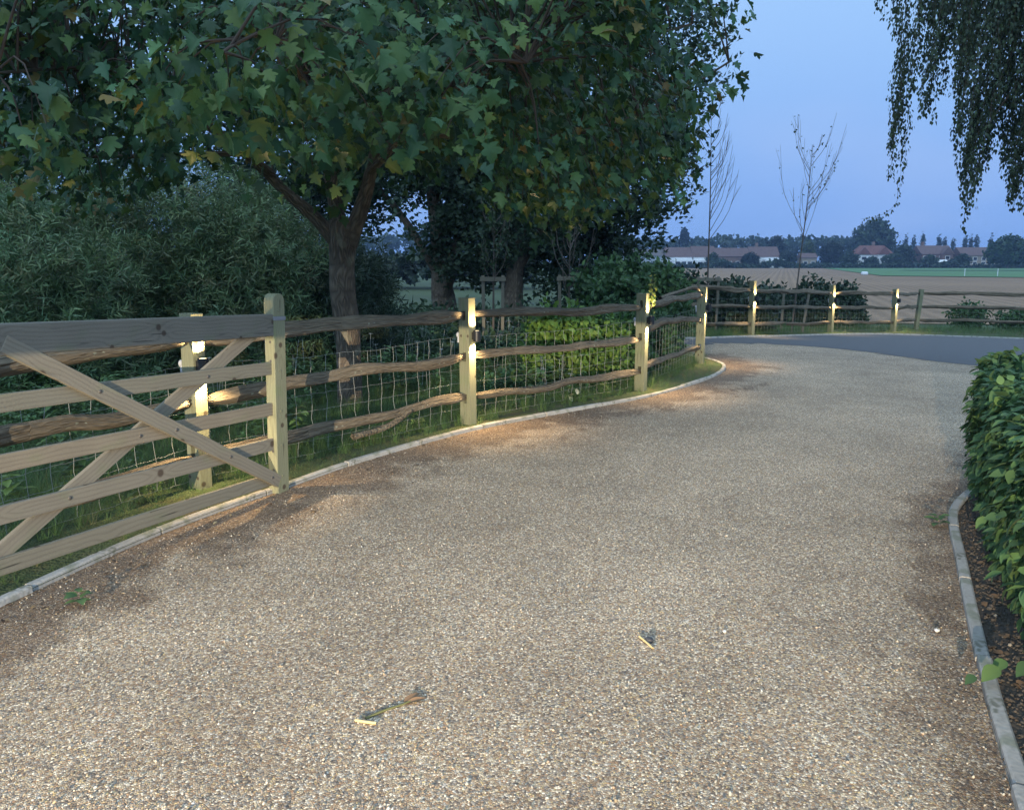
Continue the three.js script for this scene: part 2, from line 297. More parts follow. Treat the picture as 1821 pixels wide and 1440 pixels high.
struct('driveway', sheet([...edgeLeft, ...[...edgeFar], ...[...edgeRight].reverse()], 0.17, 0, GR, 0.4, (x, z) => {
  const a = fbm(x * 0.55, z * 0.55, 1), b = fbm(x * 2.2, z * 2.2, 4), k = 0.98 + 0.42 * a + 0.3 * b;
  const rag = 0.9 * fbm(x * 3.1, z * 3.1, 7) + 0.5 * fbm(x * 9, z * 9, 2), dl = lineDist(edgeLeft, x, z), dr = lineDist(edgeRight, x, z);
  const soilAndShade = Math.max(dl < 1.6 ? smooth(-0.04, 0.2, 0.62 - dl + rag) * 0.92 : 0, dr < 1 ? smooth(-0.04, 0.16, 0.24 - dr + rag * 0.7) * 0.8 : 0);   // left: trodden-in earth and leaf mould; right: shadow painted into the colour, both ragged
  return [k * mix(1.02, 0.5, soilAndShade), k * mix(1.0, 0.44, soilAndShade), k * mix(0.97, 0.4, soilAndShade)];
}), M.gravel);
const darkFront = smoothLine([[-4.6, -16.3], [0.5, -15.9], [2.6, -15.7], [3.72, -15.92], [4.68, -16.15], [5.45, -15.95], [6.3, -15.1], [6.6, -14.2], [6.88, -13.3], [7.35, -12.55], [8.2, -11.6], [9.3, -10.9]], 0.06).map(([x, z]) => { const k = 0.34 * fbm(x * 2.4, z * 2.4, 3) + 0.22 * noise(x * 7, z * 7, 5); return [x + k, z + k * 1.2]; });
struct('dark_surface', sheet([...darkFront, ...edgeRight.filter(([x, z]) => x > 10), ...[...edgeFar].reverse().filter(([x]) => x > -4.6)], 0.5, 0.004, 1.3, 0.3), M.dark_surface);  // dark grey sheet with a ragged front edge, laid over the far drive
const turfTint = (x, z) => { const k = 0.85 + 0.6 * fbm(x * 0.9, z * 0.9, 3), b = smooth(0.0, 0.35, fbm(x * 1.6, z * 1.6, 8)); return [k * mix(1, 1.6, b), k * mix(1, 1.0, b), k * mix(1, 0.9, b)]; };
struct('grass_verge', sheet([[-24, 9], [-24, -15.7], ...[...edgeLeft].reverse()], 0.6, 0.018, 1.1, 0.2, turfTint), M.turf);
struct('grass_verge', sheet([...edgeFar, [26, -19], [14, -24.2], [11.5, -25.6], [8, -24.6], [4, -20.6], [1, -19.5], [-5, -20.2]], 0.6, 0.018, 1.1, 0.2, turfTint), M.turf);
struct('soil_bed', sheet([...edgeRight, [26, 9]], 0.6, 0.012, 0.9), M.earth);
function kerbRun(line, side, label, from = 0, to = 1e9) {
  const g = new THREE.Group(); g.name = numbered('kerb'); g.userData = { kind: 'structure', label }; scene.add(g);
  const rnd = makeRng(31 + line.length), w = 0.052;
  let i = from;
  while (i < line.length - 1 && i < to) {
    const n = Math.min(line.length - 1 - i, 6), piece = line.slice(i, i + n + 1).map(([x, z]) => V(x, gy(x, z), z));
    if (piece.length > 1) {
      const a = piece[0], b = piece[piece.length - 1]; a.lerp(piece[1], 0.05); b.lerp(piece[piece.length - 2], 0.035);
      const up = (rnd() - 0.5) * 0.009, sd = (rnd() - 0.5) * 0.012; piece.forEach((p) => { p.y += up; });
      const h = 0.034, prof = [[-w / 2 + sd, -0.12], [w / 2 + sd, -0.12], [w / 2 + sd, h - 0.007], [w / 2 - 0.008 + sd, h], [-w / 2 + 0.008 + sd, h], [-w / 2 + sd, h - 0.007]].map(([s, u]) => [s + side * w / 2, u]);
      part('kerb_stone', sweep(piece, prof, rnd() * 3), M.kerb, g);
    }
    i += n;
  }
}
kerbRun(edgeLeft, -1, 'pale concrete edging between the drive and the fenced verge', 20, edgeLeft.length - 30);
kerbRun(edgeRight, 1, 'grey concrete edging below the clipped hedge', 46, 110);
kerbRun(edgeFar, 1, 'thin concrete edging along the far side of the drive', 18, 115);
const fieldTint = (x, z) => { const k = 1.3 + 0.35 * fbm(x * 0.045, z * 0.045, 2) + 0.25 * fbm(x * 0.35, z * 0.35, 5); return [k * 1.14, k * 1.03, k * 0.84]; };
struct('ploughed_field', sheet([[3, -27], [14, -27.5], [40, -25], [160, -60], [420, -262], [44, -262], [30, -150]], 5, -0.02, 3.2, 1.25, fieldTint), M.plough);
struct('crop_field', sheet([[99, -261], [415, -261], [170, -100], [70, -106], [54.6, -121]], 8, 0.06, 2.5), M.crop);
struct('crop_strip', sheet([[92, -196], [230, -178], [228, -164], [90, -186]], 8, 0.12, 2.5), M.cropDark);

// ---------------------------------------------------------------- the gate
const GA = Math.atan2(0.926, 0.376);  // direction of the gate, seen from above
function gateBoards() {
  const t = thing('field_gate', 'pale wooden five-barred gate with crossed braces, standing open on the left', 'gate', [-1.67, 0.0, -5.49]);
  t.rotation.set(0, GA, 0); t.rotateZ(-0.036);
  // local: +x along the gate to the free end, +y up, +z towards the drive
  const len = 3.1, bars = [[1.175, 0.15, 0.07, 0.0], [0.88, 0.088, 0.026, 0], [0.597, 0.088, 0.026, 0], [0.352, 0.088, 0.026, 0], [0.107, 0.085, 0.026, 0]];
  const gateMats = [[1, 1, 1], [0.9, 0.93, 0.92], [1.08, 1.02, 0.96], [0.78, 0.8, 0.84]].map((c) => { const m = M.gate.clone(); m.color.setRGB(...c); return m; });   // boards differ; the top bar is tinted darker and greyer
  bars.forEach(([y, h, th], i) => part(i ? 'bar' : 'top_bar', moved(board(len, h, th, i * 0.37 + 0.1, i ? 0.004 : 0.008), -len / 2 + 0.02, y, i ? 0.0 : 0.002), i ? gateMats[i % 3] : gateMats[3], t, i ? undefined : 'thick grey top bar'));
  const stile = (() => { const s = new THREE.Shape(), w = 0.115, H = 1.385; s.moveTo(-w / 2, -0.01); s.lineTo(w / 2, -0.01); s.lineTo(w / 2, H - 0.06); s.quadraticCurveTo(w / 2, H, 0, H); s.quadraticCurveTo(-w / 2, H, -w / 2, H - 0.06); s.closePath(); return new THREE.ExtrudeGeometry(s, { depth: 0.072, bevelEnabled: true, bevelSize: 0.004, bevelThickness: 0.004, bevelSegments: 1, curveSegments: 6 }); })();
  stile.translate(0.058, 0, -0.036); boxUV(stile, 0.2);
  const st = part('stile', stile, M.gateStile, t);
  part('stile', boxUV(new RoundedBoxGeometry(0.115, 1.5, 0.072, 1, 0.005).translate(-len, 0.74, 0), 0.7), M.gateStile, t);
  const bar = (x0, y0, x1, y1, z, h, off) => { const dx = x1 - x0, dy = y1 - y0, l = Math.hypot(dx, dy); return moved(board(l, h, 0.026, off), (x0 + x1) / 2, (y0 + y1) / 2, z, 0, 0, Math.atan2(dy, dx)); };
  part('brace', bar(-1.93, 1.16, 0.02, 0.085, 0.0275, 0.088, 0.5), M.gate, t);
  part('brace', bar(-2.1, 0.1, -0.12, 1.135, -0.0275, 0.088, 0.9), M.gate, t);
  const boltG = new THREE.SphereGeometry(0.011, 8, 5, 0, Math.PI * 2, 0, Math.PI / 2).rotateX(Math.PI / 2).scale(1, 1, 0.5);
  const seg = (y, x0, y0, x1, y1) => x0 + (x1 - x0) * (y - y0) / (y1 - y0);
  for (const y of [0.88, 0.597, 0.352, 0.13]) { part('bolt', boltG.clone().translate(seg(y, -1.93, 1.16, 0.02, 0.085), y, 0.0405), M.bolt, t); if (y > 0.2) part('bolt', boltG.clone().translate(seg(y, -2.1, 0.1, -0.12, 1.135), y, 0.013), M.bolt, t); }
  const dowel = new THREE.CylinderGeometry(0.009, 0.009, 0.004, 8).rotateZ(Math.PI / 2);
  for (const y of [1.06, 0.93, 0.30, 0.17]) part('bolt_hole', dowel.clone().translate(-0.0035, y, 0.006), M.bolt, st);
  const dowelF = new THREE.CylinderGeometry(0.008, 0.008, 0.004, 8).rotateX(Math.PI / 2);
  for (const y of [1.27, 0.86, 0.58, 0.34, 0.12]) part('peg', dowelF.clone().translate(0.05, y, 0.041), M.gateStile, st);
  const band = join([board(0.125, 0.026, 0.003, 0, 0.001).translate(0.058, 1.22, 0.0425), board(0.003, 0.026, 0.082, 0, 0.001).translate(-0.006, 1.22, 0.002), board(0.003, 0.026, 0.082, 0, 0.001).translate(0.122, 1.22, 0.002)]);
  part('strap', band, M.steel, t, 'grey metal band round the head of the stile');
}
gateBoards();
// ---------------------------------------------------------------- post and rail fences
function postGeo(H, seed) {  // local: x along the fence, z towards the drive; three slots for the rails
  const a = 0.13, b = 0.1, sl = 0.042, hs = [0.2, 0.27, 0.61, 0.69, 1.02, 1.1], list = [];
  const half = (a - sl) / 2, top = 0.006;
  for (const s of [-1, 1]) list.push(board(b, H + 0.3, half, seed, 0.004).translate(0, H / 2 - 0.15, s * (sl / 2 + half / 2)));
  const spans = [[-0.3, 0.235], [0.325, 0.645], [0.735, 1.045], [1.135, H - top]];
  for (const [y0, y1] of spans) if (y1 > y0) list.push(board(b - 0.002, y1 - y0, sl, seed, 0.0005).translate(0, (y0 + y1) / 2, 0));
  return join(list.map((g) => g)); 
}
function postPart(parent, x, z, dir, H, lean = [0, 0], seed = 0, ins = true, baseY) {
  const p = part('post', postGeo(H, seed), M.post, parent); p.position.set(x, baseY ?? gy(x, z), z); p.rotation.set(lean[0], dir, lean[1], 'YXZ');
  if (ins) {
    const g = join([new THREE.SphereGeometry(0.021, 10, 7).scale(1, 1.3, 0.8).translate(-0.04, 0.9, -0.083), new THREE.CylinderGeometry(0.012, 0.012, 0.06, 8).translate(-0.04, 0.855, -0.078)]);
    part('insulator', g, M.insulator, p, 'small white fitting on the field side of the post');
  }
  return p;
}
function railPart(parent, A, B, thick, seed, wobble = 0.035, o = {}) {
  const n = 44, rnd = makeRng(seed), pts = []; const L = A.distanceTo(B), d = B.clone().sub(A).normalize(), s = V(-d.z, 0, d.x);
  const b1 = (rnd() - 0.5) * 2, b2 = (rnd() - 0.5) * 2;
  for (let i = 0; i <= n; i++) {
    const t = i / n, e = Math.sin(Math.PI * clamp(t)), k = noise(t * 3.2 + seed * 3.1, seed * 1.7) * 1.6 + noise(t * 8 + seed, 4.4) * 0.7;
    pts.push(A.clone().lerp(B, t).addScaledVector(s, e * wobble * 0.8 * (b2 + noise(t * 4, seed * 2.3))).add(V(0, Math.pow(e, 0.7) * wobble * 0.62 * (k + b1 * 0.6 * e) + (o.arch ?? 0) * e, 0)));
  }
  const end = 0.16 / L, g = limb(pts, (t) => { const q = smooth(0, end * 1.6, Math.min(t, 1 - t)); return mix(0.55, 1, q) * thick * (1 + 0.28 * noise(t * 5 + seed * 5.3, 9.1) + (o.butt ?? 0) * (0.5 - t)); }, 0, { sides: 16, n, wob: 0.1, seed: seed * 2.7, curve: false, freq: 2.2, uRep: 0.5, facet: 1 + seed * 1.37 });
  // the slots are narrow: pinch the ends sideways
  const p = g.attributes.position; for (let i = 0; i < p.count; i++) { const q = V(p.getX(i), p.getY(i), p.getZ(i)), along = q.clone().sub(A).dot(d), off = q.clone().sub(A.clone().addScaledVector(d, along)).dot(s), m = Math.min(along, L - along), k = mix(0.45, 0.85, smooth(0.02, 0.3, m)); q.addScaledVector(s, off * (k - 1)); p.setXYZ(i, q.x, q.y, q.z); }
  g.computeVertexNormals(); const uv = g.attributes.uv; for (let i = 0; i < uv.count; i++) uv.setXY(i, uv.getY(i) + seed * 0.173, uv.getX(i));
  // close the ends
  return part('rail', g, M.rail, parent);
}
function netting(parent, A, B, back, seed, top = 0.88) {  // wire stock netting on the field side of the posts
  const rnd = makeRng(seed), L = Math.hypot(B.x - A.x, B.z - A.z), d = V(B.x - A.x, 0, B.z - A.z).normalize(), s = V(d.z, 0, -d.x).multiplyScalar(back), list = [], r = 0.0013;
  const sag = (t) => -0.03 * Math.sin(Math.PI * t) + 0.02 * noise(t * 4, seed), base = (t) => mix(A.y, B.y, t);
  const at = (t, h) => { const k = noise(t * 7 + seed, h * 3) * 0.015, x = A.x + (B.x - A.x) * t, z = A.z + (B.z - A.z) * t; return V(x, base(t) + h * (1 + sag(t) / 0.8) + 0.01 * noise(t * 9, h * 7, seed), z).addScaledVector(s, 1).addScaledVector(V(s.x, 0, s.z).normalize(), k); };
  const hs = [0.06, 0.17, 0.29, 0.42, 0.56, 0.71, top];
  for (const h of hs) { const p = []; const m = Math.round(L / 0.075); for (let i = 0; i <= m; i++) p.push(at(i / m, h).add(V(0, (i % 2 ? 0.0025 : -0.0025), 0))); list.push(limb(p, r, r, { sides: 4, n: m, wob: 0, curve: false })); }
  const m = Math.round(L / 0.15);
  for (let i = 1; i < m; i++) {
    const p = []; let t = i / m; for (let k = 0; k < hs.length; k++) { p.push(at(t + (rnd() - 0.5) * 0.018 / L, hs[k])); if (k + 1 < hs.length) p.push(at(t + (k % 2 ? 1 : -1) * 0.006 / L, (hs[k] + hs[k + 1]) / 2)); }
    list.push(limb(p, r * 1.25, r * 1.25, { sides: 4, n: p.length - 1, wob: 0, curve: false }));
  }
  part('wire_netting', join(list), M.wire, parent);
}
const fenceNear = [[-3.35, -2.9], [-2.22, -5.59], [-0.43, -7.87], [1.6, -9.97], [2.96, -12.72]];
const fenceFar = [[3.5, -18.1], [5.74, -19.45], [8.71, -22.17], [10.8, -22.97], [12.1, -24.3], [15.7, -23.2], [19.5, -21.4]];
const dirOf = (line, i) => { const a = line[Math.max(i - 1, 0)], b = line[Math.min(i + 1, line.length - 1)]; return Math.atan2(-(b[1] - a[1]), b[0] - a[0]); };
const lampSpots = [];
{
  const f = thing('post_and_rail_fence', 'split timber rail fence with wire netting curving along the left of the drive', 'fence');
  const H = [1.25, 1.25, 1.26, 1.22, 1.21], turn = [1.17, 1.0, 0.905, 0.99, 1.16], lean = [[0, 0], [0, -0.012], [0.004, 0.014], [0, 0.0], [0, -0.022]];
  const rails = [1.08, 0.685, 0.275];
  const ends = [  // per bay, per rail: heights at both ends
    [[1.05, 1.06], [0.66, 0.63], [0.2, 0.23]], [[1.06, 1.1], [0.63, 0.70], [0.23, 0.293]], [[1.1, 1.05], [0.70, 0.65], [0.293, 0.265]], [[1.07, 1.09], [0.77, 0.69], [0.31, 0.27]]];
  fenceNear.forEach(([x, z], i) => { postPart(f, x, z, turn[i], H[i], lean[i], i * 0.61 + 0.05, i > 0); if (i > 0) lampSpots.push([x, z, turn[i], i]); });
  for (let i = 0; i < 4; i++) {
    const [x0, z0] = fenceNear[i], [x1, z1] = fenceNear[i + 1];
    rails.forEach((_, k) => railPart(f, V(x0, gy(x0, z0) + ends[i][k][0], z0), V(x1, gy(x1, z1) + ends[i][k][1], z1), [0.05, 0.046, 0.044][k] * (i === 0 ? 1.15 : i > 1 ? 0.85 : 1), i * 3 + k + 1, [0.03, 0.045, 0.05][k], i === 0 ? { butt: k ? 0.3 : 0.6 } : i === 3 && k === 1 ? { arch: 0.07 } : {}));
    netting(f, V(x0, gy(x0, z0), z0), V(x1, gy(x1, z1), z1), 0.085, 40 + i);
  }
  const a = V(2.15, 1.04, -11.1); // forked end of the top rail in the last bay
  part('rail', limb([V(1.95, 1.12, -10.75), V(2.35, 1.17, -11.6), V(2.75, 1.22, -12.3), V(2.9, 1.15, -12.66)], 0.03, 0.022, { sides: 7, n: 10, wob: 0.25, seed: 5 }), M.rail, f, 'forked upper piece of a top rail');
  part('rail', limb([V(-1.35, 0.13, -6.72), V(-1.1, 0.17, -6.98), V(-0.92, 0.27, -7.22)], 0.03, 0.02, { sides: 7, n: 8, wob: 0.3, seed: 8 }), M.rail, f, 'split piece hanging below a lower rail');
}
{
  const f = thing('post_and_rail_fence', 'split timber rail fence along the far side of the drive, before the ploughed field', 'fence');
  const H = [1.2, 1.31, 1.3, 1.22, 1.2, 1.2, 1.2];
  fenceFar.forEach(([x, z], i) => { const d = dirOf(fenceFar, i); postPart(f, x, z, d, H[i], [0, [0, 0.02, 0.03, 0.03, -0.06, 0, 0][i]], i * 0.43 + 0.3, i > 0 && i < 4); if (i > 0 && i < 4) lampSpots.push([x, z, d, i + 4]); });
  const hts = [1.08, 0.685, 0.29];
  for (let i = 0; i + 1 < fenceFar.length; i++) {
    const [x0, z0] = fenceFar[i], [x1, z1] = fenceFar[i + 1];
    hts.forEach((h, k) => railPart(f, V(x0, gy(x0, z0) + h, z0), V(x1, gy(x1, z1) + h, z1), [0.048, 0.042, 0.042][k], 30 + i * 3 + k, 0.05));
    netting(f, V(x0, gy(x0, z0), z0), V(x1, gy(x1, z1), z1), 0.085, 60 + i);
  }
}
// ---------------------------------------------------------------- lamps on the posts: light up and down
const lampLabels = ['black up-and-down lamp on the post seen through the gate', 'black up-and-down lamp on the fence post right of the maple trunk', 'black up-and-down lamp on the vine-topped post before the lime green shrub', 'black up-and-down lamp on the post where the near fence ends at the bend',
  'black up-and-down lamp on the far fence post beside a staked bare sapling', 'black up-and-down lamp on the middle of the three lit far fence posts', 'black up-and-down lamp on the far fence post next to the unlit leaning post'];
lampSpots.forEach(([x, z, dir, id], i) => {
  const t = thing('post_lamp', lampLabels[i], 'lamp', [x, gy(x, z), z], dir, 'up-and-down lamps on the fence posts'), h = 0.895, o = 0.118;
  const body = new THREE.LatheGeometry([[0.0, -0.043], [0.031, -0.043], [0.031, -0.052], [0.0335, -0.0535], [0.036, -0.052], [0.036, 0.052], [0.0335, 0.0535], [0.031, 0.052], [0.031, 0.043], [0, 0.043]].map(([a, b]) => new THREE.Vector2(a, b)), 20).translate(0, h, o);
  part('body', body, M.black, t);
  part('bracket', join([board(0.04, 0.07, 0.022, 0, 0.002).translate(0, h, 0.074)]), M.black, t);
  for (const s of [1, -1]) {
    part('lens', new THREE.CylinderGeometry(0.0305, 0.0305, 0.006, 16).translate(0, h + s * 0.0465, o), M.lens, t);
    const l = new THREE.SpotLight(LAMP.color, s > 0 ? LAMP.up : LAMP.down, 0, 1.12, 0.35, 2); l.position.set(0, h + s * 0.0525, o); l.target.position.set(0, h + s * 1.0, o + 0.02); l.castShadow = true; l.shadow.radius = 1.0; l.name = 'post_lamp_light';
    t.add(l, l.target);
  }
});
// ---------------------------------------------------------------- what lights the drive: a hooded floodlight behind the camera
{ // one wide head under a hood
  const t = thing('floodlight', 'hooded floodlight on a timber post beside the drive', 'floodlight', [FLOOD.x, 0, FLOOD.z]);
  part('pole', board(0.1, 1.9, 0.1, 0, 0.005).rotateZ(Math.PI / 2).translate(0, 0.92, 0.1), M.post, t);
  part('bracket', board(0.3, 0.06, 0.05, 0, 0.004).translate(0, FLOOD.y, 0.12), M.black, t);
  for (const [sx, az, decl, slope, I, angle, pen, tint] of [[0, 15, 2.2, 0.045, 1200, 0.35, 1, [1, 0.81, 0.55]]]) {
    const hd = new THREE.Group(); hd.name = numbered('head'); hd.position.set(sx, FLOOD.y, 0); hd.rotation.y = Math.PI - az * Math.PI / 180; t.add(hd);   // local +z is the way it shines
    part('housing', board(0.22, 0.16, 0.08, 0, 0.01).translate(0, 0, -0.05), M.black, hd);
    part('lens', new THREE.CylinderGeometry(0.026, 0.026, 0.008, 20).rotateX(Math.PI / 2).translate(0, 0, -0.006), M.floodLens, hd);
    const tilt = 0.1, L = 0.62; part('hood', moved(board(0.46, 0.004, L, 0, 0.001), 0, -slope * 0.61 + 0.031 + 0.002, 0.3, tilt), M.black, hd);
    const l = new THREE.SpotLight(new THREE.Color(...tint), I, 0, angle, pen, 2); l.position.set(0, 0, 0.006); l.name = 'floodlight_beam'; l.castShadow = true; l.shadow.radius = 0.06;
    l.target.position.set(0, -Math.tan(decl * Math.PI / 180) * 10, 10); hd.add(l, l.target);
  }
}
// ---------------------------------------------------------------- leaves
function leafGeo(half, fold = 0.12, droop = 0.12) {  // half outline from stalk (0,0) to tip, right side; y along the leaf
  const P = [], I = [], U = [], L = half.length; const z = (x, y) => fold * Math.abs(x) - droop * y * y;
  const put = (x, y) => { P.push(x, y, z(x, y)); U.push(x + 0.5, y); };
  for (const [x, y] of half) put(x, y);
  for (const [x, y] of half) put(-x, y);
  const mids = half.map(([x, y], i) => { put(0, clamp(y, 0.02, half[L - 1][1])); return 2 * L + i; });
  for (let i = 0; i + 1 < L; i++) { I.push(mids[i], i, i + 1, mids[i], i + 1, mids[i + 1], L + i, mids[i], L + i + 1, mids[i], mids[i + 1], L + i + 1); }
  const g = new THREE.BufferGeometry(); g.setAttribute('position', new THREE.Float32BufferAttribute(P, 3)); g.setAttribute('uv', new THREE.Float32BufferAttribute(U, 2)); g.setIndex(I); g.computeVertexNormals(); return g;
}
// lobed leaf: fan from the middle so that the notches stay open
function lobedLeaf(fold, droop) {
  const half = [[0, 0.02], [0.1, -0.05], [0.34, -0.03], [0.43, 0.07], [0.31, 0.15], [0.28, 0.22], [0.43, 0.3], [0.6, 0.46], [0.51, 0.51], [0.42, 0.59], [0.24, 0.55], [0.28, 0.71], [0.17, 0.76], [0.1, 0.88], [0, 1.05]];
  const z = (x, y) => fold * Math.abs(x) - droop * (y - 0.2) * (y - 0.2), P = [0, 0.3, z(0, 0.3)], I = [];
  const out = [...half, ...half.slice(1, -1).reverse().map(([x, y]) => [-x, y])];
  out.forEach(([x, y]) => P.push(x, y, z(x, y) + 0.02 * Math.sin(x * 9 + y * 7)));
  for (let i = 0; i < out.length; i++) I.push(0, 1 + i, 1 + (i + 1) % out.length);
  const b = P.length / 3; P.push(-0.012, 0.05, z(0, 0.05), 0.012, 0.05, z(0, 0.05), -0.009, -0.3, 0.03, 0.009, -0.3, 0.03, -0.008, -0.62, 0.16, 0.008, -0.62, 0.16); I.push(b, b + 2, b + 1, b + 1, b + 2, b + 3, b + 2, b + 4, b + 3, b + 3, b + 4, b + 5);  // leaf stalk
  const g = new THREE.BufferGeometry(); g.setAttribute('position', new THREE.Float32BufferAttribute(P, 3)); g.setIndex(I); g.computeVertexNormals(); return g;
}
const mapleLeaves = [lobedLeaf(0.2, 0.25), lobedLeaf(-0.16, 0.5), lobedLeaf(0.5, 0.1), lobedLeaf(0.75, 0.45), lobedLeaf(-0.45, 0.2)];
const ovate = [leafGeo([[0, 0], [0.16, 0.1], [0.28, 0.3], [0.3, 0.48], [0.22, 0.7], [0.1, 0.88], [0, 1]], 0.35, 0.16), leafGeo([[0, 0], [0.18, 0.12], [0.3, 0.34], [0.29, 0.52], [0.2, 0.74], [0.08, 0.9], [0, 1]], 0.15, 0.35)];
const lozenge = leafGeo([[0, 0], [0.3, 0.4], [0, 1]], 0.2, 0.1);
function merged(fn) { const l = []; fn((g, m) => { const q = (g.index ? g.toNonIndexed() : g.clone()); q.applyMatrix4(m); for (const k of Object.keys(q.attributes)) if (k !== 'position' && k !== 'normal') q.deleteAttribute(k); l.push(q); }); return mergeGeometries(l); }
const Q = new THREE.Quaternion(), mBasis = new THREE.Matrix4();
function facing(p, n, tip, s) {  // matrix that lays a leaf at p with normal n and its tip along `tip`
  const y = tip.clone().normalize(), x = y.clone().cross(n).normalize(), z = x.clone().cross(y);
  return new THREE.Matrix4().makeBasis(x.multiplyScalar(s), y.multiplyScalar(s), z.multiplyScalar(s)).setPosition(p);
}
const rv = (rnd) => V(rnd() * 2 - 1, rnd() * 2 - 1, rnd() * 2 - 1);
function tone(rnd, c, spread = 0.3) { const k = 1 + (rnd() * 2 - 1) * spread, h = (rnd() * 2 - 1) * spread * 0.35; return new THREE.Color(c[0] * k * (1 + h), c[1] * k, c[2] * k * (1 - h)); }
// small sprays that stand for a few leaves each
const oakSpray = (() => { const r = makeRng(3); return merged((add) => { for (let i = 0; i < 9; i++) add(lozenge, facing(rv(r).multiplyScalar(0.11), rv(r).add(V(0, 0.8, 0)), rv(r), 0.075 + 0.03 * r())); }); })();
const willowSpray = (() => { const r = makeRng(4), blade = leafGeo([[0, 0], [0.075, 0.35], [0.055, 0.7], [0, 1]], 0.3, 0.25); return merged((add) => { for (let i = 0; i < 13; i++) { const t = i / 13, a = i * 2.4; add(blade, facing(V(0, t * 0.24, -0.1 * t * t), V(Math.cos(a) * 0.4, 0.6, Math.sin(a) + 0.4), V(Math.cos(a) * 0.8, 0.9 - 0.5 * t, Math.sin(a) * 0.8), 0.085 + 0.04 * r())); } add(blade, facing(V(0, 0.2, -0.07), V(0, 0.5, 1), V(0.1, 1, 0), 0.1)); }); })();
const weedClump = (() => { const r = makeRng(5); return merged((add) => { for (let s = 0; s < 4; s++) { const bx = (r() - 0.5) * 0.2, bz = (r() - 0.5) * 0.2; for (let k = 0; k < 4; k++) { const y = 0.1 + k * 0.1 * (0.8 + 0.4 * r()); for (let q = 0; q < 2; q++) { const a = k * 1.57 + q * Math.PI + r(); add(ovate[0], facing(V(bx, y, bz), V(Math.cos(a) * 0.4, 1, Math.sin(a) * 0.4), V(Math.cos(a), -0.15 + r() * 0.3, Math.sin(a)), 0.09 + 0.05 * r())); } } } }); })();
const grassClump = (() => { const r = makeRng(6), bl = (() => { const g = new THREE.BufferGeometry(); g.setAttribute('position', new THREE.Float32BufferAttribute([-0.016, 0, 0, 0.016, 0, 0, -0.012, 0.5, 0.05, 0.012, 0.5, 0.05, 0, 1, 0.28], 3)); g.setIndex([0, 1, 2, 1, 3, 2, 2, 3, 4]); g.computeVertexNormals(); return g; })(); return merged((add) => { for (let i = 0; i < 16; i++) { const a = r() * 6.283, l = 0.5 + 0.5 * r(), t = 0.15 + 0.5 * r(); add(bl, new THREE.Matrix4().compose(V((r() - 0.5) * 0.12, 0, (r() - 0.5) * 0.12), new THREE.Quaternion().setFromEuler(new THREE.Euler(t, a, 0, 'YXZ')), V(0.22, l, l))); } }); })();

const uprightM = (x, y, z, turn, s, sy = s, tilt = 0) => new THREE.Matrix4().compose(V(x, y, z), new THREE.Quaternion().setFromEuler(new THREE.Euler(tilt, turn, 0, 'YXZ')), V(s, sy, s));
// leaves through the outer part of some ellipsoids: [x, y, z, rx, ry, rz]
function cloud(blobs, count, seed, size, colors, o = {}) {
  const r = makeRng(seed), vol = blobs.map((b) => b[3] * b[4] + b[4] * b[5] + b[3] * b[5]), sum = vol.reduce((a, b) => a + b), list = [];
  for (let i = 0; i < count; i++) {
    let q = r() * sum, k = 0; while (q > vol[k]) q -= vol[k++]; const [bx, by, bz, rx, ry, rz] = blobs[k];
    const d = rv(r).normalize(), lump = 1 + (o.lump ?? 0.22) * noise(d.x * 2.6 + k * 5, d.y * 2.6, d.z * 2.6 + seed) * 2, rad = Math.pow(r(), o.pow ?? 0.28) * lump;
    const p = V(bx + d.x * rx * rad, by + d.y * ry * rad, bz + d.z * rz * rad);
    if (p.y < (o.floor ?? -9)) continue; if (o.keep && !o.keep(p, r)) continue;
    const n = V(d.x * 0.6, d.y * 0.5 + (o.up ?? 0.6), d.z * 0.6).addScaledVector(rv(r), o.jit ?? 0.7), tip = d.clone().multiplyScalar(0.7).add(V(0, o.droop ?? -0.3, 0)).addScaledVector(rv(r), 0.6);
    const c = colors[Math.floor(Math.pow(r(), 1.3) * colors.length)];
    list.push([facing(p, n, tip, size * (0.7 + 0.6 * r())), tone(r, c, o.spread ?? 0.3)]);
  }
  return list;
}

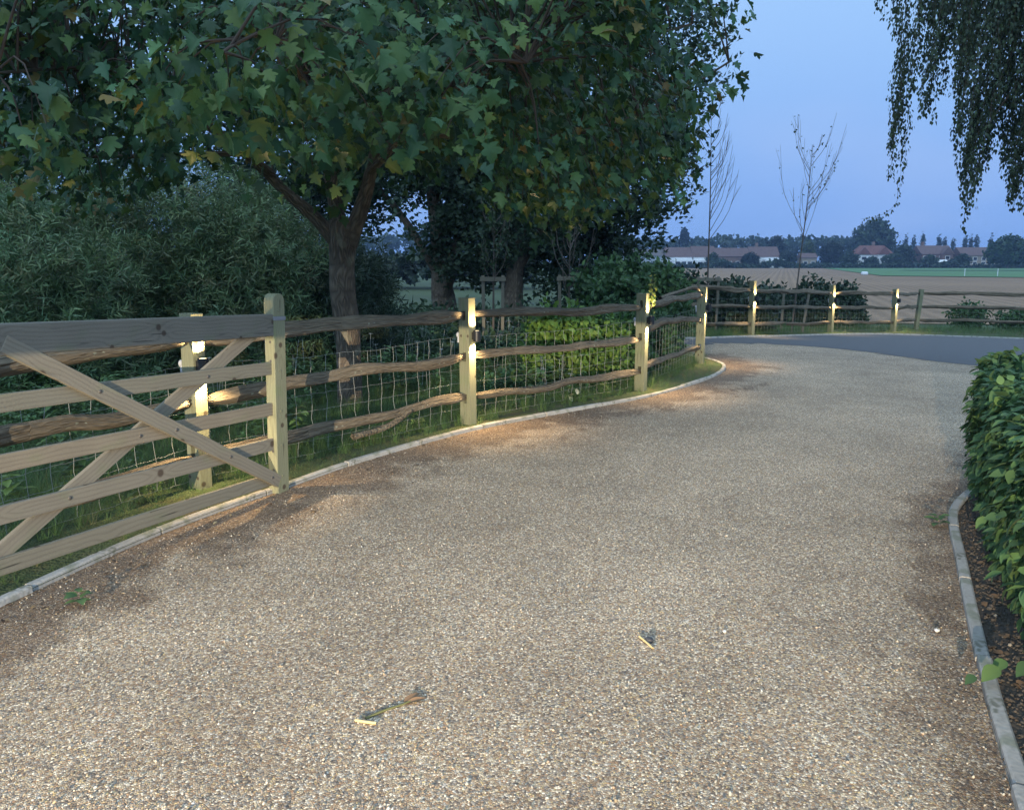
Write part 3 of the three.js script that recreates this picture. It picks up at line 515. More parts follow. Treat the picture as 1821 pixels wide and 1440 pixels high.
// ---------------------------------------------------------------- the maple
{
  const t = thing('maple_tree', 'spreading maple tree behind the fence with large lobed leaves and a forked trunk', 'tree', [-1.83, 0, -8.9]);
  const L = (pts) => pts.map(([x, y, z]) => V(x + 1.83, y, z + 8.9));
  part('trunk', limb(L([[-1.80, -0.15, -8.9], [-1.81, 0.15, -8.9], [-1.8, 0.8, -8.9], [-1.84, 1.3, -8.9], [-1.83, 1.7, -8.9], [-1.8, 2.02, -8.9]]), (q) => 0.132 + 0.06 * Math.pow(1 - q, 8) + 0.03 * smooth(0.75, 1, q) + 0.012 * Math.exp(-Math.pow((q - 0.62) * 14, 2)), 0, { sides: 18, n: 30, wob: 0.07, seed: 2, uRep: 1, freq: 2.4 }), M.bark, t);
  const limbs = [
    [[[-1.87, 1.78, -8.9], [-2.1, 2.06, -8.86], [-2.41, 2.34, -8.82], [-2.76, 2.7, -8.7], [-3.5, 3.25, -8.4], [-4.5, 3.9, -8.0], [-5.2, 4.2, -7.7]], 0.085, 0.02],
    [[[-1.83, 1.8, -8.93], [-1.9, 2.2, -8.95], [-1.98, 2.93, -8.9], [-2.0, 3.98, -8.9], [-1.9, 5.6, -9], [-1.8, 7.3, -9]], 0.1, 0.02],
    [[[-1.77, 1.8, -8.88], [-1.62, 2.1, -8.82], [-1.48, 2.5, -8.75], [-1.25, 3.3, -8.65], [-0.8, 4.6, -8.6], [-0.3, 6.2, -8.5]], 0.11, 0.02],
    [[[-1.98, 3.2, -8.9], [-1.67, 3.67, -8.7], [-1.3, 4.16, -8.5], [-0.2, 5.2, -8.2], [0.6, 5.8, -8]], 0.06, 0.015],
    [[[-1.4, 2.75, -8.7], [-0.9, 2.86, -8.6], [-0.2, 2.84, -8.55], [0.5, 2.85, -8.5], [1.3, 3.05, -8.4], [2.1, 3.5, -8.3]], 0.045, 0.01],
    [[[-2.76, 2.7, -8.7], [-3.2, 2.68, -8.6], [-3.9, 2.62, -8.3], [-4.8, 2.62, -8], [-5.6, 2.8, -7.6]], 0.035, 0.01],
    [[[-1.95, 2.7, -8.88], [-1.85, 3.1, -7.8], [-1.75, 3.2, -6.6], [-1.7, 3.05, -5.6], [-1.68, 2.8, -5.0]], 0.05, 0.008],
    [[[-2.5, 2.5, -8.75], [-3.0, 2.95, -7.7], [-3.2, 3.0, -6.4], [-3.2, 2.75, -5.3]], 0.045, 0.008],
    [[[-1.5, 2.5, -8.75], [-0.7, 3.0, -7.7], [-0.1, 3.1, -6.7], [0.1, 2.95, -5.9]], 0.045, 0.008],
    [[[-1.95, 3.3, -8.9], [-1.9, 3.7, -10.2], [-1.9, 4.0, -11.6]], 0.05, 0.01],
    [[[-1.3, 3.2, -8.65], [-0.3, 3.6, -9.2], [0.9, 3.9, -9.6], [2.0, 4.2, -9.6]], 0.05, 0.01],
    [[[-2.0, 3.7, -8.9], [-2.7, 4.3, -9.1], [-3.8, 5.0, -9.3], [-4.6, 5.4, -9.4]], 0.05, 0.012]];
  const nodes = [];
  limbs.forEach(([p, a, b], i) => { const q = L(p); part('limb', limb(q, a, b, { sides: 9, n: 16, wob: 0.06, seed: i * 3.3, uRep: 0.5 }), M.bark, t); const c = new THREE.CatmullRomCurve3(q); for (let k = 3; k <= 14; k++) nodes.push(c.getPoint(k / 14)); });
  const r = makeRng(77), twigs = [], leaves = [];
  const greens = [[0.066, 0.15, 0.056], [0.05, 0.128, 0.062], [0.082, 0.165, 0.055], [0.105, 0.18, 0.05], [0.042, 0.104, 0.058]], warm = [0.26, 0.19, 0.06];
  const hanging = [[-1.6, 2.66, -5.2], [-1.42, 2.52, -5.35], [-1.75, 2.5, -5.3], [-1.95, 2.5, -8.5], [-1.85, 2.32, -8.4], [0.45, 2.35, -8.6], [0.7, 2.25, -8.5], [0.95, 2.3, -8.4], [0.2, 2.5, -8.7], [-2.75, 2.4, -5.0], [-3.05, 2.3, -5.3], [-3.9, 2.25, -7.2]];
  let made = 0, tries = 0;
  while (made < 640 && tries++ < 9000) {
    const d = rv(r).normalize(), rad = Math.pow(r(), 0.3), p = made < hanging.length ? V(...hanging[made]) : V(-1.75 + d.x * 4.25 * rad, 4.5 + d.y * 3.5 * rad, -8.4 + d.z * 3.7 * rad);
    const ang = Math.hypot(p.x + 1.83, p.z + 8.9), hmin = 2.34 + 0.55 * noise(p.x * 0.9, p.z * 0.9, 3) + (ang < 1.3 ? 0.35 : 0) + 0.75 * smooth(0.9, 0.3, Math.abs(p.x + 2.75)) * smooth(-6.6, -7.6, p.z) - 0.28 * smooth(-2.3, -3.0, p.x) * smooth(-7.4, -6.6, p.z) - 0.25 * smooth(0, 0.5, p.x) + 0.25 * smooth(1.5, 3.2, p.x);
    if (made >= hanging.length) {
    if (p.y < hmin || (p.y > 2.2 - 0.33 * p.z && r() < 0.75) || (p.z < -10.2 && r() < 0.7) || (p.x < -3.4 && p.z < -8 && r() < 0.7)) continue;
    if (p.x < -4.2 && p.y > 3.4 && r() < 0.6) continue;
    if (p.x > 1.8) continue;
    if (noise(p.x * 0.8, p.y * 0.8, p.z * 0.8 + 20) < -0.3) continue;
    }
    made++;
    const q = V(p.x + 1.83, p.y, p.z + 8.9); let best = null, bd = 1e9;
    for (const n of nodes) { const dd = n.distanceToSquared(q) + (n.y > q.y ? 0.6 * (n.y - q.y) : 0); if (dd < bd) { bd = dd; best = n; } }
    const midp = best.clone().lerp(q, 0.55).add(V(0, 0.12 + 0.15 * r(), 0)); twigs.push(limb([best, midp, q], 0.012, 0.003, { sides: 4, n: 5, wob: 0 }));
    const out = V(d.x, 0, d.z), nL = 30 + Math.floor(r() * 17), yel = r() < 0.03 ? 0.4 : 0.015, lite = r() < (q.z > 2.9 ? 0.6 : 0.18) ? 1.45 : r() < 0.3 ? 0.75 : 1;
    for (let k = 0; k < nL; k++) {
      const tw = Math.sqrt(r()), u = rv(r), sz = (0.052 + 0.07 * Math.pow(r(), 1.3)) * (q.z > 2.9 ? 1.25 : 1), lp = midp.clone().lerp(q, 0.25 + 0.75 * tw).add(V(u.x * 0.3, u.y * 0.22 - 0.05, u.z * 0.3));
      const n = V(out.x * 0.55, 0.75, out.z * 0.55).addScaledVector(rv(r), 0.6), tip = out.clone().multiplyScalar(0.55).add(V(0, -0.75, 0)).addScaledVector(rv(r), 0.65);
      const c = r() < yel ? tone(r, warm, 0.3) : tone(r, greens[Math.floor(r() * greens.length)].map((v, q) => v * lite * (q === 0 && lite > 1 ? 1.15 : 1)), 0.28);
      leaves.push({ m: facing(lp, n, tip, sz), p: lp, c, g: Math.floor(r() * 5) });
    }
  }
  part('twigs', join(twigs), M.twig, t);
  // the leaves that show largest are pieces of their own
  const cam = V(1.83, 1.6, 8.9); for (const l of leaves) { const v = l.p.clone().sub(cam), dz = -v.z, h = (v.y + 0.177 * dz) / (dz * 0.985); l.d = dz > 1 && h < 0.52 && h > -0.3 && Math.abs(v.x / dz) < 0.63 ? v.length() : 99; }
  leaves.sort((a, b) => a.d - b.d);
  const tints = [[0.072, 0.16, 0.055], [0.056, 0.135, 0.058], [0.092, 0.175, 0.052], [0.044, 0.108, 0.056], [0.125, 0.2, 0.055]].map((c) => { const m = M.leaf.clone(); m.color.setRGB(...c); return m; });
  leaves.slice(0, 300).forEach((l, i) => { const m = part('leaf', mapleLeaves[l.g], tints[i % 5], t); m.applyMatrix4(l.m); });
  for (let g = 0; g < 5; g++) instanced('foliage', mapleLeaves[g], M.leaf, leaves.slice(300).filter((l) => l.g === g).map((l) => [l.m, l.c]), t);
  console.log('maple leaves', leaves.length, made);
}

// ---------------------------------------------------------------- other trees close by
function tree(name, label, [x, z], trunks, blobs, count, seed, size, colors, geo, o = {}) {
  const t = thing(name, label, 'tree', [x, gy(x, z), z]), y0 = gy(x, z);
  for (const [pts, a, b] of trunks) part('trunk', limb(pts.map(([px, py, pz]) => V(px - x, py - y0, pz - z)), a, b, { sides: 10, n: 14, wob: 0.09, seed: seed + pts.length, uRep: 1.5 }), M.bark, t);
  instanced('crown', geo, M.leafMat, cloud(blobs.map(([a, b, c, d, e, f]) => [a - x, b - y0, c - z, d, e, f]), count, seed, size, colors, { ...o, keep: o.keep && ((p, r) => o.keep(V(p.x + x, p.y + y0, p.z + z), r)) }), t);
  return t;
}
const oakCol = [[0.042, 0.08, 0.045], [0.034, 0.068, 0.042], [0.055, 0.1, 0.048]];
const gap = (s, cut) => (p) => noise(p.x * 0.75 + s, p.y * 0.75, p.z * 0.75) > cut;
tree('oak_tree', 'dark broad oak rising behind the maple, its trunk dividing low down', [-1.7, -20], [
  [[[-1.55, -0.1, -20], [-1.7, 0.9, -20], [-1.75, 2.0, -20], [-1.95, 4, -20], [-2.1, 7.5, -20]], 0.33, 0.12], [[[-1.7, 0.8, -19.9], [-1.3, 2.0, -19.8], [-0.7, 3.6, -19.6], [0.4, 6, -19.5]], 0.2, 0.08], [[[-1.75, 1.2, -20], [-2.6, 2.6, -20], [-3.6, 3.8, -20.2]], 0.12, 0.05]],
  [[-1.8, 6.4, -20, 3.4, 4.2, 3], [-0.6, 3.6, -20.2, 1.5, 1.5, 1.6], [-3.0, 4.4, -20.5, 1.7, 1.6, 1.6]], 6500, 21, 1.5, oakCol, oakSpray, { keep: gap(2, -0.24), spread: 0.25 });
tree('oak_tree', 'dark oak with a black trunk standing behind the two staked saplings beyond the fence', [0.3, -19], [
  [[[0.0, -0.1, -19], [0.05, 1.2, -19], [0.2, 2.6, -19], [0.7, 5, -19], [1.0, 8, -19]], 0.27, 0.1], [[[0.1, 1.4, -19], [1.0, 2.8, -19], [2.2, 4.2, -19]], 0.12, 0.05]],
  [[1.7, 6.6, -19, 3.1, 3.6, 2.8], [0.6, 3.0, -19.3, 2.3, 1.5, 1.8], [2.6, 3.6, -18.8, 1.55, 1.7, 1.6], [-0.9, 2.0, -19.5, 1.4, 1.0, 1.2], [1.5, 1.6, -19.5, 1.5, 1.1, 1.2]], 8200, 22, 1.4, oakCol, oakSpray, { keep: gap(9, -0.27), spread: 0.25 });
tree('oak_tree', 'thin dark tree seen in the gap left of the forked maple trunk', [-5.6, -21], [[[[-5.6, -0.1, -21], [-5.5, 3, -21], [-5.2, 6.5, -21]], 0.2, 0.07]],
  [[-5.6, 4.4, -21, 2.4, 2.0, 1.6], [-7.4, 6.2, -21, 2.2, 2.2, 1.8], [-4.6, 3.0, -21, 1.3, 1.3, 1.2]], 3300, 23, 1.5, oakCol, oakSpray, { keep: gap(4, -0.12), spread: 0.25 });
tree('ash_tree', 'grey green tree in the distance at the upper left edge, sky showing through', [-17, -27], [[[[-17, -0.1, -27], [-16.8, 4, -27], [-16.6, 9, -27]], 0.3, 0.1]],
  [[-16.8, 7.4, -27, 3.6, 2.8, 2.6], [-14.6, 5.2, -27, 2.4, 1.9, 2], [-18.5, 4.6, -27, 2.6, 2.0, 2]], 3800, 24, 1.7, [[0.05, 0.075, 0.055], [0.04, 0.065, 0.05]], oakSpray, { keep: gap(7, -0.15), spread: 0.2 });
// willow-like bushes behind the gate
function bush(name, label, [x, z], blobs, count, seed, size, colors, geo, o = {}) {
  const t = thing(name, label, 'bush', [x, gy(x, z), z]), y0 = gy(x, z), r = makeRng(seed + 5), stems = [];
  for (const b of blobs) for (let k = 0; k < (o.stems ?? 4); k++) { const d = rv(r).normalize(), e = V(b[0] + d.x * b[3] * 0.75 - x, b[1] + Math.abs(d.y) * b[4] * 0.8 - y0, b[2] + d.z * b[5] * 0.75 - z), s = V((b[0] - x) * 0.6 + (r() - 0.5) * 0.3, -0.05, (b[2] - z) * 0.6 + (r() - 0.5) * 0.3); stems.push(limb([s, s.clone().lerp(e, 0.5).add(V(0, 0.15, 0)), e], o.thick ?? 0.02, 0.004, { sides: 5, n: 6, wob: 0 })); }
  part('stems', join(stems), M.twig, t);
  instanced('foliage', geo, o.mat ?? M.leafMat, cloud(blobs.map(([a, b, c, d, e, f]) => [a - x, b - y0, c - z, d, e, f]), count, seed, size, colors, { floor: 0.02, ...o }), t);
  return t;
}
const wil = [[0.175, 0.265, 0.125], [0.13, 0.225, 0.105], [0.2, 0.285, 0.145], [0.19, 0.22, 0.115]];
bush('willow_bush', 'large feathery grey green bush behind the gate post, its rounded top below the maple limb', [-4.9, -12.6], [[-5.1, 1.3, -12.6, 2.0, 1.7, 1.5], [-3.8, 0.9, -12.2, 1.25, 1.25, 1.2]], 10500, 31, 1.0, wil, willowSpray, { droop: 0.25, up: 0.3, jit: 0.9, lump: 0.16, spread: 0.35 });
bush('willow_bush', 'feathery grey green bush at the left edge behind the top bar of the gate', [-7.3, -11], [[-7.4, 1.15, -11.2, 2.0, 1.6, 1.5], [-6.0, 0.75, -10.6, 1.35, 1.25, 1.2]], 10500, 32, 1.0, wil, willowSpray, { droop: 0.25, up: 0.3, jit: 0.9, lump: 0.16, spread: 0.35 });
bush('willow_bush', 'dark low bush between the feathery bush and the maple trunk', [-2.9, -12.6], [[-2.75, 0.75, -12.6, 0.95, 1.0, 1.0]], 3000, 33, 1.0, [[0.04, 0.075, 0.045], [0.05, 0.085, 0.045]], willowSpray, { droop: 0.2, up: 0.3, jit: 0.9 });
const bram = [[0.07, 0.15, 0.055], [0.058, 0.125, 0.05], [0.085, 0.175, 0.06]], lime = [[0.15, 0.27, 0.05], [0.12, 0.23, 0.045], [0.19, 0.3, 0.06]];
const spray2 = (() => { const r = makeRng(9); return merged((add) => { for (let i = 0; i < 7; i++) add(ovate[i % 2], facing(rv(r).multiplyScalar(0.08), V(0, 1, 0.3).addScaledVector(rv(r), 0.6), rv(r).add(V(0, -0.2, 0)), 0.06 + 0.03 * r())); }); })();
bush('lime_shrub', 'bright lime green leafy shrub behind the wire before the vine-topped post', [0.95, -10.6], [[0.62, 0.5, -10.55, 0.48, 0.5, 0.42], [0.98, 0.34, -10.8, 0.55, 0.45, 0.42]], 1200, 41, 1.0, lime, spray2, { lump: 0.3 });
bush('bramble_bush', 'mid green bramble thicket rising behind the post where the vine grows', [2.2, -14.4], [[2.05, 0.75, -14.4, 0.95, 0.85, 0.85], [2.5, 0.7, -14.9, 0.75, 0.7, 0.7], [1.6, 0.4, -13.2, 0.55, 0.45, 0.6]], 4600, 42, 1.15, bram, spray2, { lump: 0.3 });
bush('bramble_bush', 'mid green leafy shrub touching the right side of the lime green shrub', [1.25, -11.2], [[1.2, 0.42, -11.2, 0.5, 0.5, 0.45], [1.55, 0.3, -11.3, 0.4, 0.38, 0.4]], 950, 47, 1.0, [[0.085, 0.18, 0.05], [0.07, 0.15, 0.045]], spray2, { lump: 0.3 });
bush('bramble_bush', 'dark bramble between the last two posts of the near fence', [1.9, -12.2], [[1.9, 0.4, -12.2, 0.45, 0.5, 0.5]], 700, 43, 1.0, bram, spray2, { lump: 0.3 });
bush('hawthorn_bush', 'dark bush behind the far fence at the foot of the tall bare sapling', [5.0, -20.6], [[4.5, 0.45, -20.4, 1.2, 0.75, 0.8], [5.8, 0.35, -21.2, 1.0, 0.65, 0.8], [3.1, 0.5, -19.8, 1.2, 0.8, 0.7]], 2600, 44, 1.5, oakCol, spray2, { lump: 0.3 });
bush('hawthorn_bush', 'dark rounded bush behind the far fence between the two right-hand lamp posts', [9.4, -25.2], [[9.3, 0.0, -25.0, 1.3, 0.95, 0.9], [10.3, -0.15, -25.4, 0.7, 0.6, 0.7], [8.2, -0.2, -24.8, 0.9, 0.7, 0.7]], 2600, 45, 1.5, [[0.03, 0.065, 0.034], [0.04, 0.08, 0.04]], spray2, { lump: 0.3 });
bush('hawthorn_bush', 'small dark bush by the rails at the right end of the far fence', [14.2, -25], [[14.0, -0.1, -25, 0.5, 0.4, 0.4], [15.4, -0.2, -24.4, 0.8, 0.35, 0.5]], 700, 46, 1.3, bram, spray2, { lump: 0.3 });
{ // undergrowth in the shade behind: low dark shrubs seen under the crowns
  const list = cloud([[-3.4, 0.2, -15.5, 2.6, 0.6, 1.0], [0.2, 0.2, -17.6, 2.6, 0.5, 0.9], [-7, 0.4, -15, 3, 1.2, 1.5], [-12, 0.6, -16, 4, 1.6, 2], [-1.5, 0.1, -13.2, 2.0, 0.35, 0.8]], 5000, 51, 1.25, [[0.045, 0.09, 0.046], [0.06, 0.11, 0.052]], { floor: 0, lump: 0.35 });
  instanced('undergrowth', spray2, M.leafMat, list, scene, 'dark undergrowth below the trees behind the fence');
}
// ---------------------------------------------------------------- grass, weeds, flowers
const inside = (poly, x, z) => { let c = false; for (let i = 0, j = poly.length - 1; i < poly.length; j = i++) { const [a, b] = poly[i], [d, e] = poly[j]; if ((b > z) !== (e > z) && x < (d - a) * (z - b) / (e - b) + a) c = !c; } return c; };
const drivePoly = [...edgeLeft, ...edgeFar, ...[...edgeRight].reverse()];
const fenceSide = (x, z) => { let d = 1e9, s = 0; for (let i = 0; i + 1 < fenceNear.length; i++) { const [ax, az] = fenceNear[i], [bx, bz] = fenceNear[i + 1], ux = bx - ax, uz = bz - az, l2 = ux * ux + uz * uz, t = clamp(((x - ax) * ux + (z - az) * uz) / l2), px = ax + ux * t - x, pz = az + uz * t - z, q = px * px + pz * pz; if (q < d) { d = q; s = Math.sign(ux * (z - az) - uz * (x - ax)); } } return s * Math.sqrt(d); };  // > 0 on the drive side
{
  const r = makeRng(61), G = [], W = [], F = [], gcol = [[0.105, 0.2, 0.058], [0.085, 0.17, 0.05], [0.13, 0.215, 0.065], [0.2, 0.185, 0.085]];
  for (let i = 0; i < 90000 && G.length < 36000; i++) {
    const z = -2 - Math.pow(r(), 1.2) * 20, x = -9 + r() * 14; if (Math.abs(x) > -z * 0.72 + 0.5 || inside(drivePoly, x, z) || (x > 0 && z > -8.5)) continue;
    const e = lineDist(edgeLeft, x, z), fs = fenceSide(x, z); if (e < 0.05) continue;
    const onVerge = fs > 0.05 && fs < 2, patch = fbm(x * 1.5, z * 1.5, 5);
    if (onVerge && r() < 0.12 + 1.2 * clamp(0.12 - patch) + (e < 0.2 ? 0.3 : 0)) continue;
    const s = onVerge ? 0.05 + 0.07 * r() * (e < 0.2 ? 0.6 : 1) : 0.1 + 0.2 * r() * (0.7 + patch), c = gcol[Math.min(3, Math.floor(r() * (onVerge ? 3.6 : 3.12)))];
    G.push([uprightM(x, gy(x, z) + 0.012, z, r() * 6.28, s * 1.1 + 0.02, s, 0), tone(r, c, 0.3)]);
  }
  instanced('grass', grassClump, M.leafMat, G, scene, 'grass growing along the fence and on the verge');
  for (let i = 0; i < 30000 && W.length < 2300; i++) {
    const z = -3 - r() * 14, x = -9 + r() * 11.5; if (Math.abs(x) > -z * 0.72 + 0.5) continue; const fs = fenceSide(x, z); if (fs > -0.12 || inside(drivePoly, x, z)) continue;
    const p = fbm(x * 0.6, z * 0.6, 12); if (p < -0.05 && r() < 0.75) continue; if (x < -2.4 && z > -7.4 && r() < 0.8) continue; if (Math.hypot(x + 1.6, (z + 8.1) * 0.7) < 0.75) continue;
    const s = 0.8 * (0.45 + 0.6 * r()) * (fs > -0.5 ? 0.5 : 0.85) * (1 + p); W.push([uprightM(x, gy(x, z), z, r() * 6.28, s, s * (0.8 + 0.5 * r()), (r() - 0.5) * 0.3), tone(r, [0.115, 0.215, 0.065], 0.4)]);
  }
  instanced('weeds', weedClump, M.leafMat, W, scene, 'nettles and broad-leaved weeds growing behind the fence');
  const head = merged((add) => { const rr = makeRng(8); for (let k = 0; k < 9; k++) { const a = k * 2.4, q = 0.011 * Math.sqrt(k); add(new THREE.CircleGeometry(0.008, 5).rotateX(-Math.PI / 2), new THREE.Matrix4().makeTranslation(Math.cos(a) * q, 0.4 + 0.006 * rr(), Math.sin(a) * q)); } add(new THREE.CylinderGeometry(0.002, 0.002, 0.4, 3).translate(0, 0.2, 0), new THREE.Matrix4()); });
  for (let i = 0; i < 6000 && F.length < 260; i++) { const z = -8.5 - r() * 9, x = -3.5 + r() * 6; if (fenceSide(x, z) > -0.2 || fbm(x * 0.7, z * 0.7, 30) < 0.02) continue; F.push([uprightM(x, gy(x, z), z, r() * 6, 1, 0.8 + 0.9 * r(), (r() - 0.5) * 0.4), new THREE.Color(0.6, 0.62, 0.6)]); }
  instanced('wildflowers', head, M.solidLeaf, F, scene, 'small white umbels scattered in the long grass behind the fence');
  const B = []; for (let i = 0; i < 4200; i++) { const t = r(), k = Math.floor(t * (edgeFar.length - 20)) + 8, [ax, az] = edgeFar[Math.min(k, edgeFar.length - 1)], o = 0.12 + Math.pow(r(), 0.8) * 3.2, x = ax + (r() - 0.5) * 0.6 + o * 0.25, z = az - o; if (inside(drivePoly, x, z)) continue; const s = 0.1 + 0.28 * r() * smooth(0, 1.2, o); B.push([uprightM(x, gy(x, z), z, r() * 6.28, s + 0.04, s), tone(r, gcol[Math.floor(r() * 3.2)], 0.3)]); }
  instanced('grass', grassClump, M.leafMat, B, scene, 'rough grass below the rails of the far fence');
}
// ---------------------------------------------------------------- clipped hedge on the right
{
  const t = thing('hedge', 'leafy green clipped hedge along the right side of the drive', 'hedge', [3.2, 0, -4.6]);
  // face line of the hedge at mid height, from beside the camera to its far corner
  const face = smoothLine([[1.3, -0.6], [1.4, -1.4], [1.64, -2.1], [2.03, -3.1], [2.46, -4.05], [2.87, -4.9], [3.4, -5.7], [3.85, -6.15], [4.4, -6.45], [5.3, -6.55], [6.5, -6.75]], 0.1);
  const r = makeRng(91), L = [], S = [], cols = [[0.085, 0.17, 0.062], [0.072, 0.145, 0.06], [0.105, 0.195, 0.07], [0.06, 0.125, 0.056], [0.12, 0.205, 0.07]];
  const topAt = (x, z) => 0.93 - 0.52 * smooth(-2.3, -1.3, z) + 0.1 * noise(x * 1.7, z * 1.7, 4) + 0.11 * noise(x * 5, z * 5, 1);
  for (let i = 0; i < 26000; i++) {
    const k = Math.floor(r() * (face.length - 1)), [x0, z0] = face[k], [x1, z1] = face[k + 1], l = Math.hypot(x1 - x0, z1 - z0), nx = (z1 - z0) / l, nz = -(x1 - x0) / l; // nx,nz: towards the drive
    const cover = r() < 0.45, bulge = 0.1 * noise(k * 0.13, r() * 2, 6);
    let x, y, z, n, tip;
    if (cover) { const d = r() * r() * 1.8; x = x0 - nx * -d * -1 * -1; x = x0 + nx * -d; z = z0 + nz * -d; y = topAt(x, z) - Math.pow(r(), 2.2) * 0.35; n = V(nx * 0.3, 1, nz * 0.3); tip = V(nx * 0.7, -0.1, nz * 0.7); }
    else { y = 0.03 + r() * 0.91; const inset = (y < 0.4 ? (0.4 - y) * -0.35 : 0); const d = -Math.pow(r(), 2) * 0.3 + bulge + 0.1 * noise(x0 * 2.3 + 9, y * 3, z0 * 2.3) + inset * -1 * -1; x = x0 + nx * d; z = z0 + nz * d; if (y > topAt(x, z)) continue; if (noise(x0 * 3, y * 3.4, z0 * 3 + 5) < -0.42) continue; n = V(nx * 0.75, 0.6, nz * 0.75); tip = V(nx * 0.6, -0.65, nz * 0.6); }
    n.addScaledVector(rv(r), 0.55); tip.addScaledVector(rv(r), 0.7);
    const s = 0.038 + 0.045 * r();
    L.push({ m: facing(V(x - 3.2, y, z + 4.6), n, tip, s), p: V(x, y, z), c: tone(r, cols[Math.floor(r() * 4.05)], 0.28), g: Math.floor(r() * 2) });
  }
  for (let i = 0; i < 90; i++) { const k = Math.floor(r() * (face.length - 2)), [x0, z0] = face[k], [x1, z1] = face[k + 1], l = Math.hypot(x1 - x0, z1 - z0), nx = (z1 - z0) / l, nz = -(x1 - x0) / l, d = 0.18 + r() * 0.35; const a = V(x0 - nx * d - 3.2, -0.05, z0 - nz * d + 4.6); S.push(limb([a, a.clone().add(V(nx * 0.08, 0.4, nz * 0.08)).add(V(r() * 0.1, 0, r() * 0.1)), a.clone().add(V(nx * d * 0.8, 0.85, nz * d * 0.8))], 0.009, 0.003, { sides: 5, n: 5, wob: 0 })); }
  part('stems', join(S), M.twig, t);
  // a low shoot that hangs over the edging
  for (const [x, y, z, s, c] of [[1.83, 0.1, -2.83, 0.1, 4], [1.93, 0.13, -2.8, 0.09, 2], [1.9, 0.09, -2.9, 0.08, 0], [1.74, 0.07, -2.82, 0.06, 4]]) L.push({ m: facing(V(x - 3.2, y, z + 4.6), V(0.1, 1, 0.3), V(-0.7, -0.2, 0.4), s), p: V(x, y, z), c: tone(r, cols[c], 0.1), g: 0, d: 0.1 });
  for (const l of L) { const dz = -l.p.z, v = (l.p.y - 1.6 + 0.177 * dz) / (dz * 0.985); l.d = l.d ?? (dz > 1 && l.p.x / dz < 0.64 && v > -0.52 ? l.p.distanceTo(camera.position) : 99); }
  L.sort((a, b) => a.d - b.d);
  const tints = [...cols].map((c) => { const m = M.hedgeLeaf.clone(); m.color.setRGB(...c); return m; });
  L.slice(0, 300).forEach((l, i) => { const m = part('leaf', ovate[l.g], tints[i % 23 === 0 ? 4 : i % 4], t); m.applyMatrix4(l.m); });
  for (let g = 0; g < 2; g++) instanced('foliage', ovate[g], M.hedgeLeaf, L.slice(300).filter((l) => l.g === g).map((l) => [l.m, l.c]), t);
}
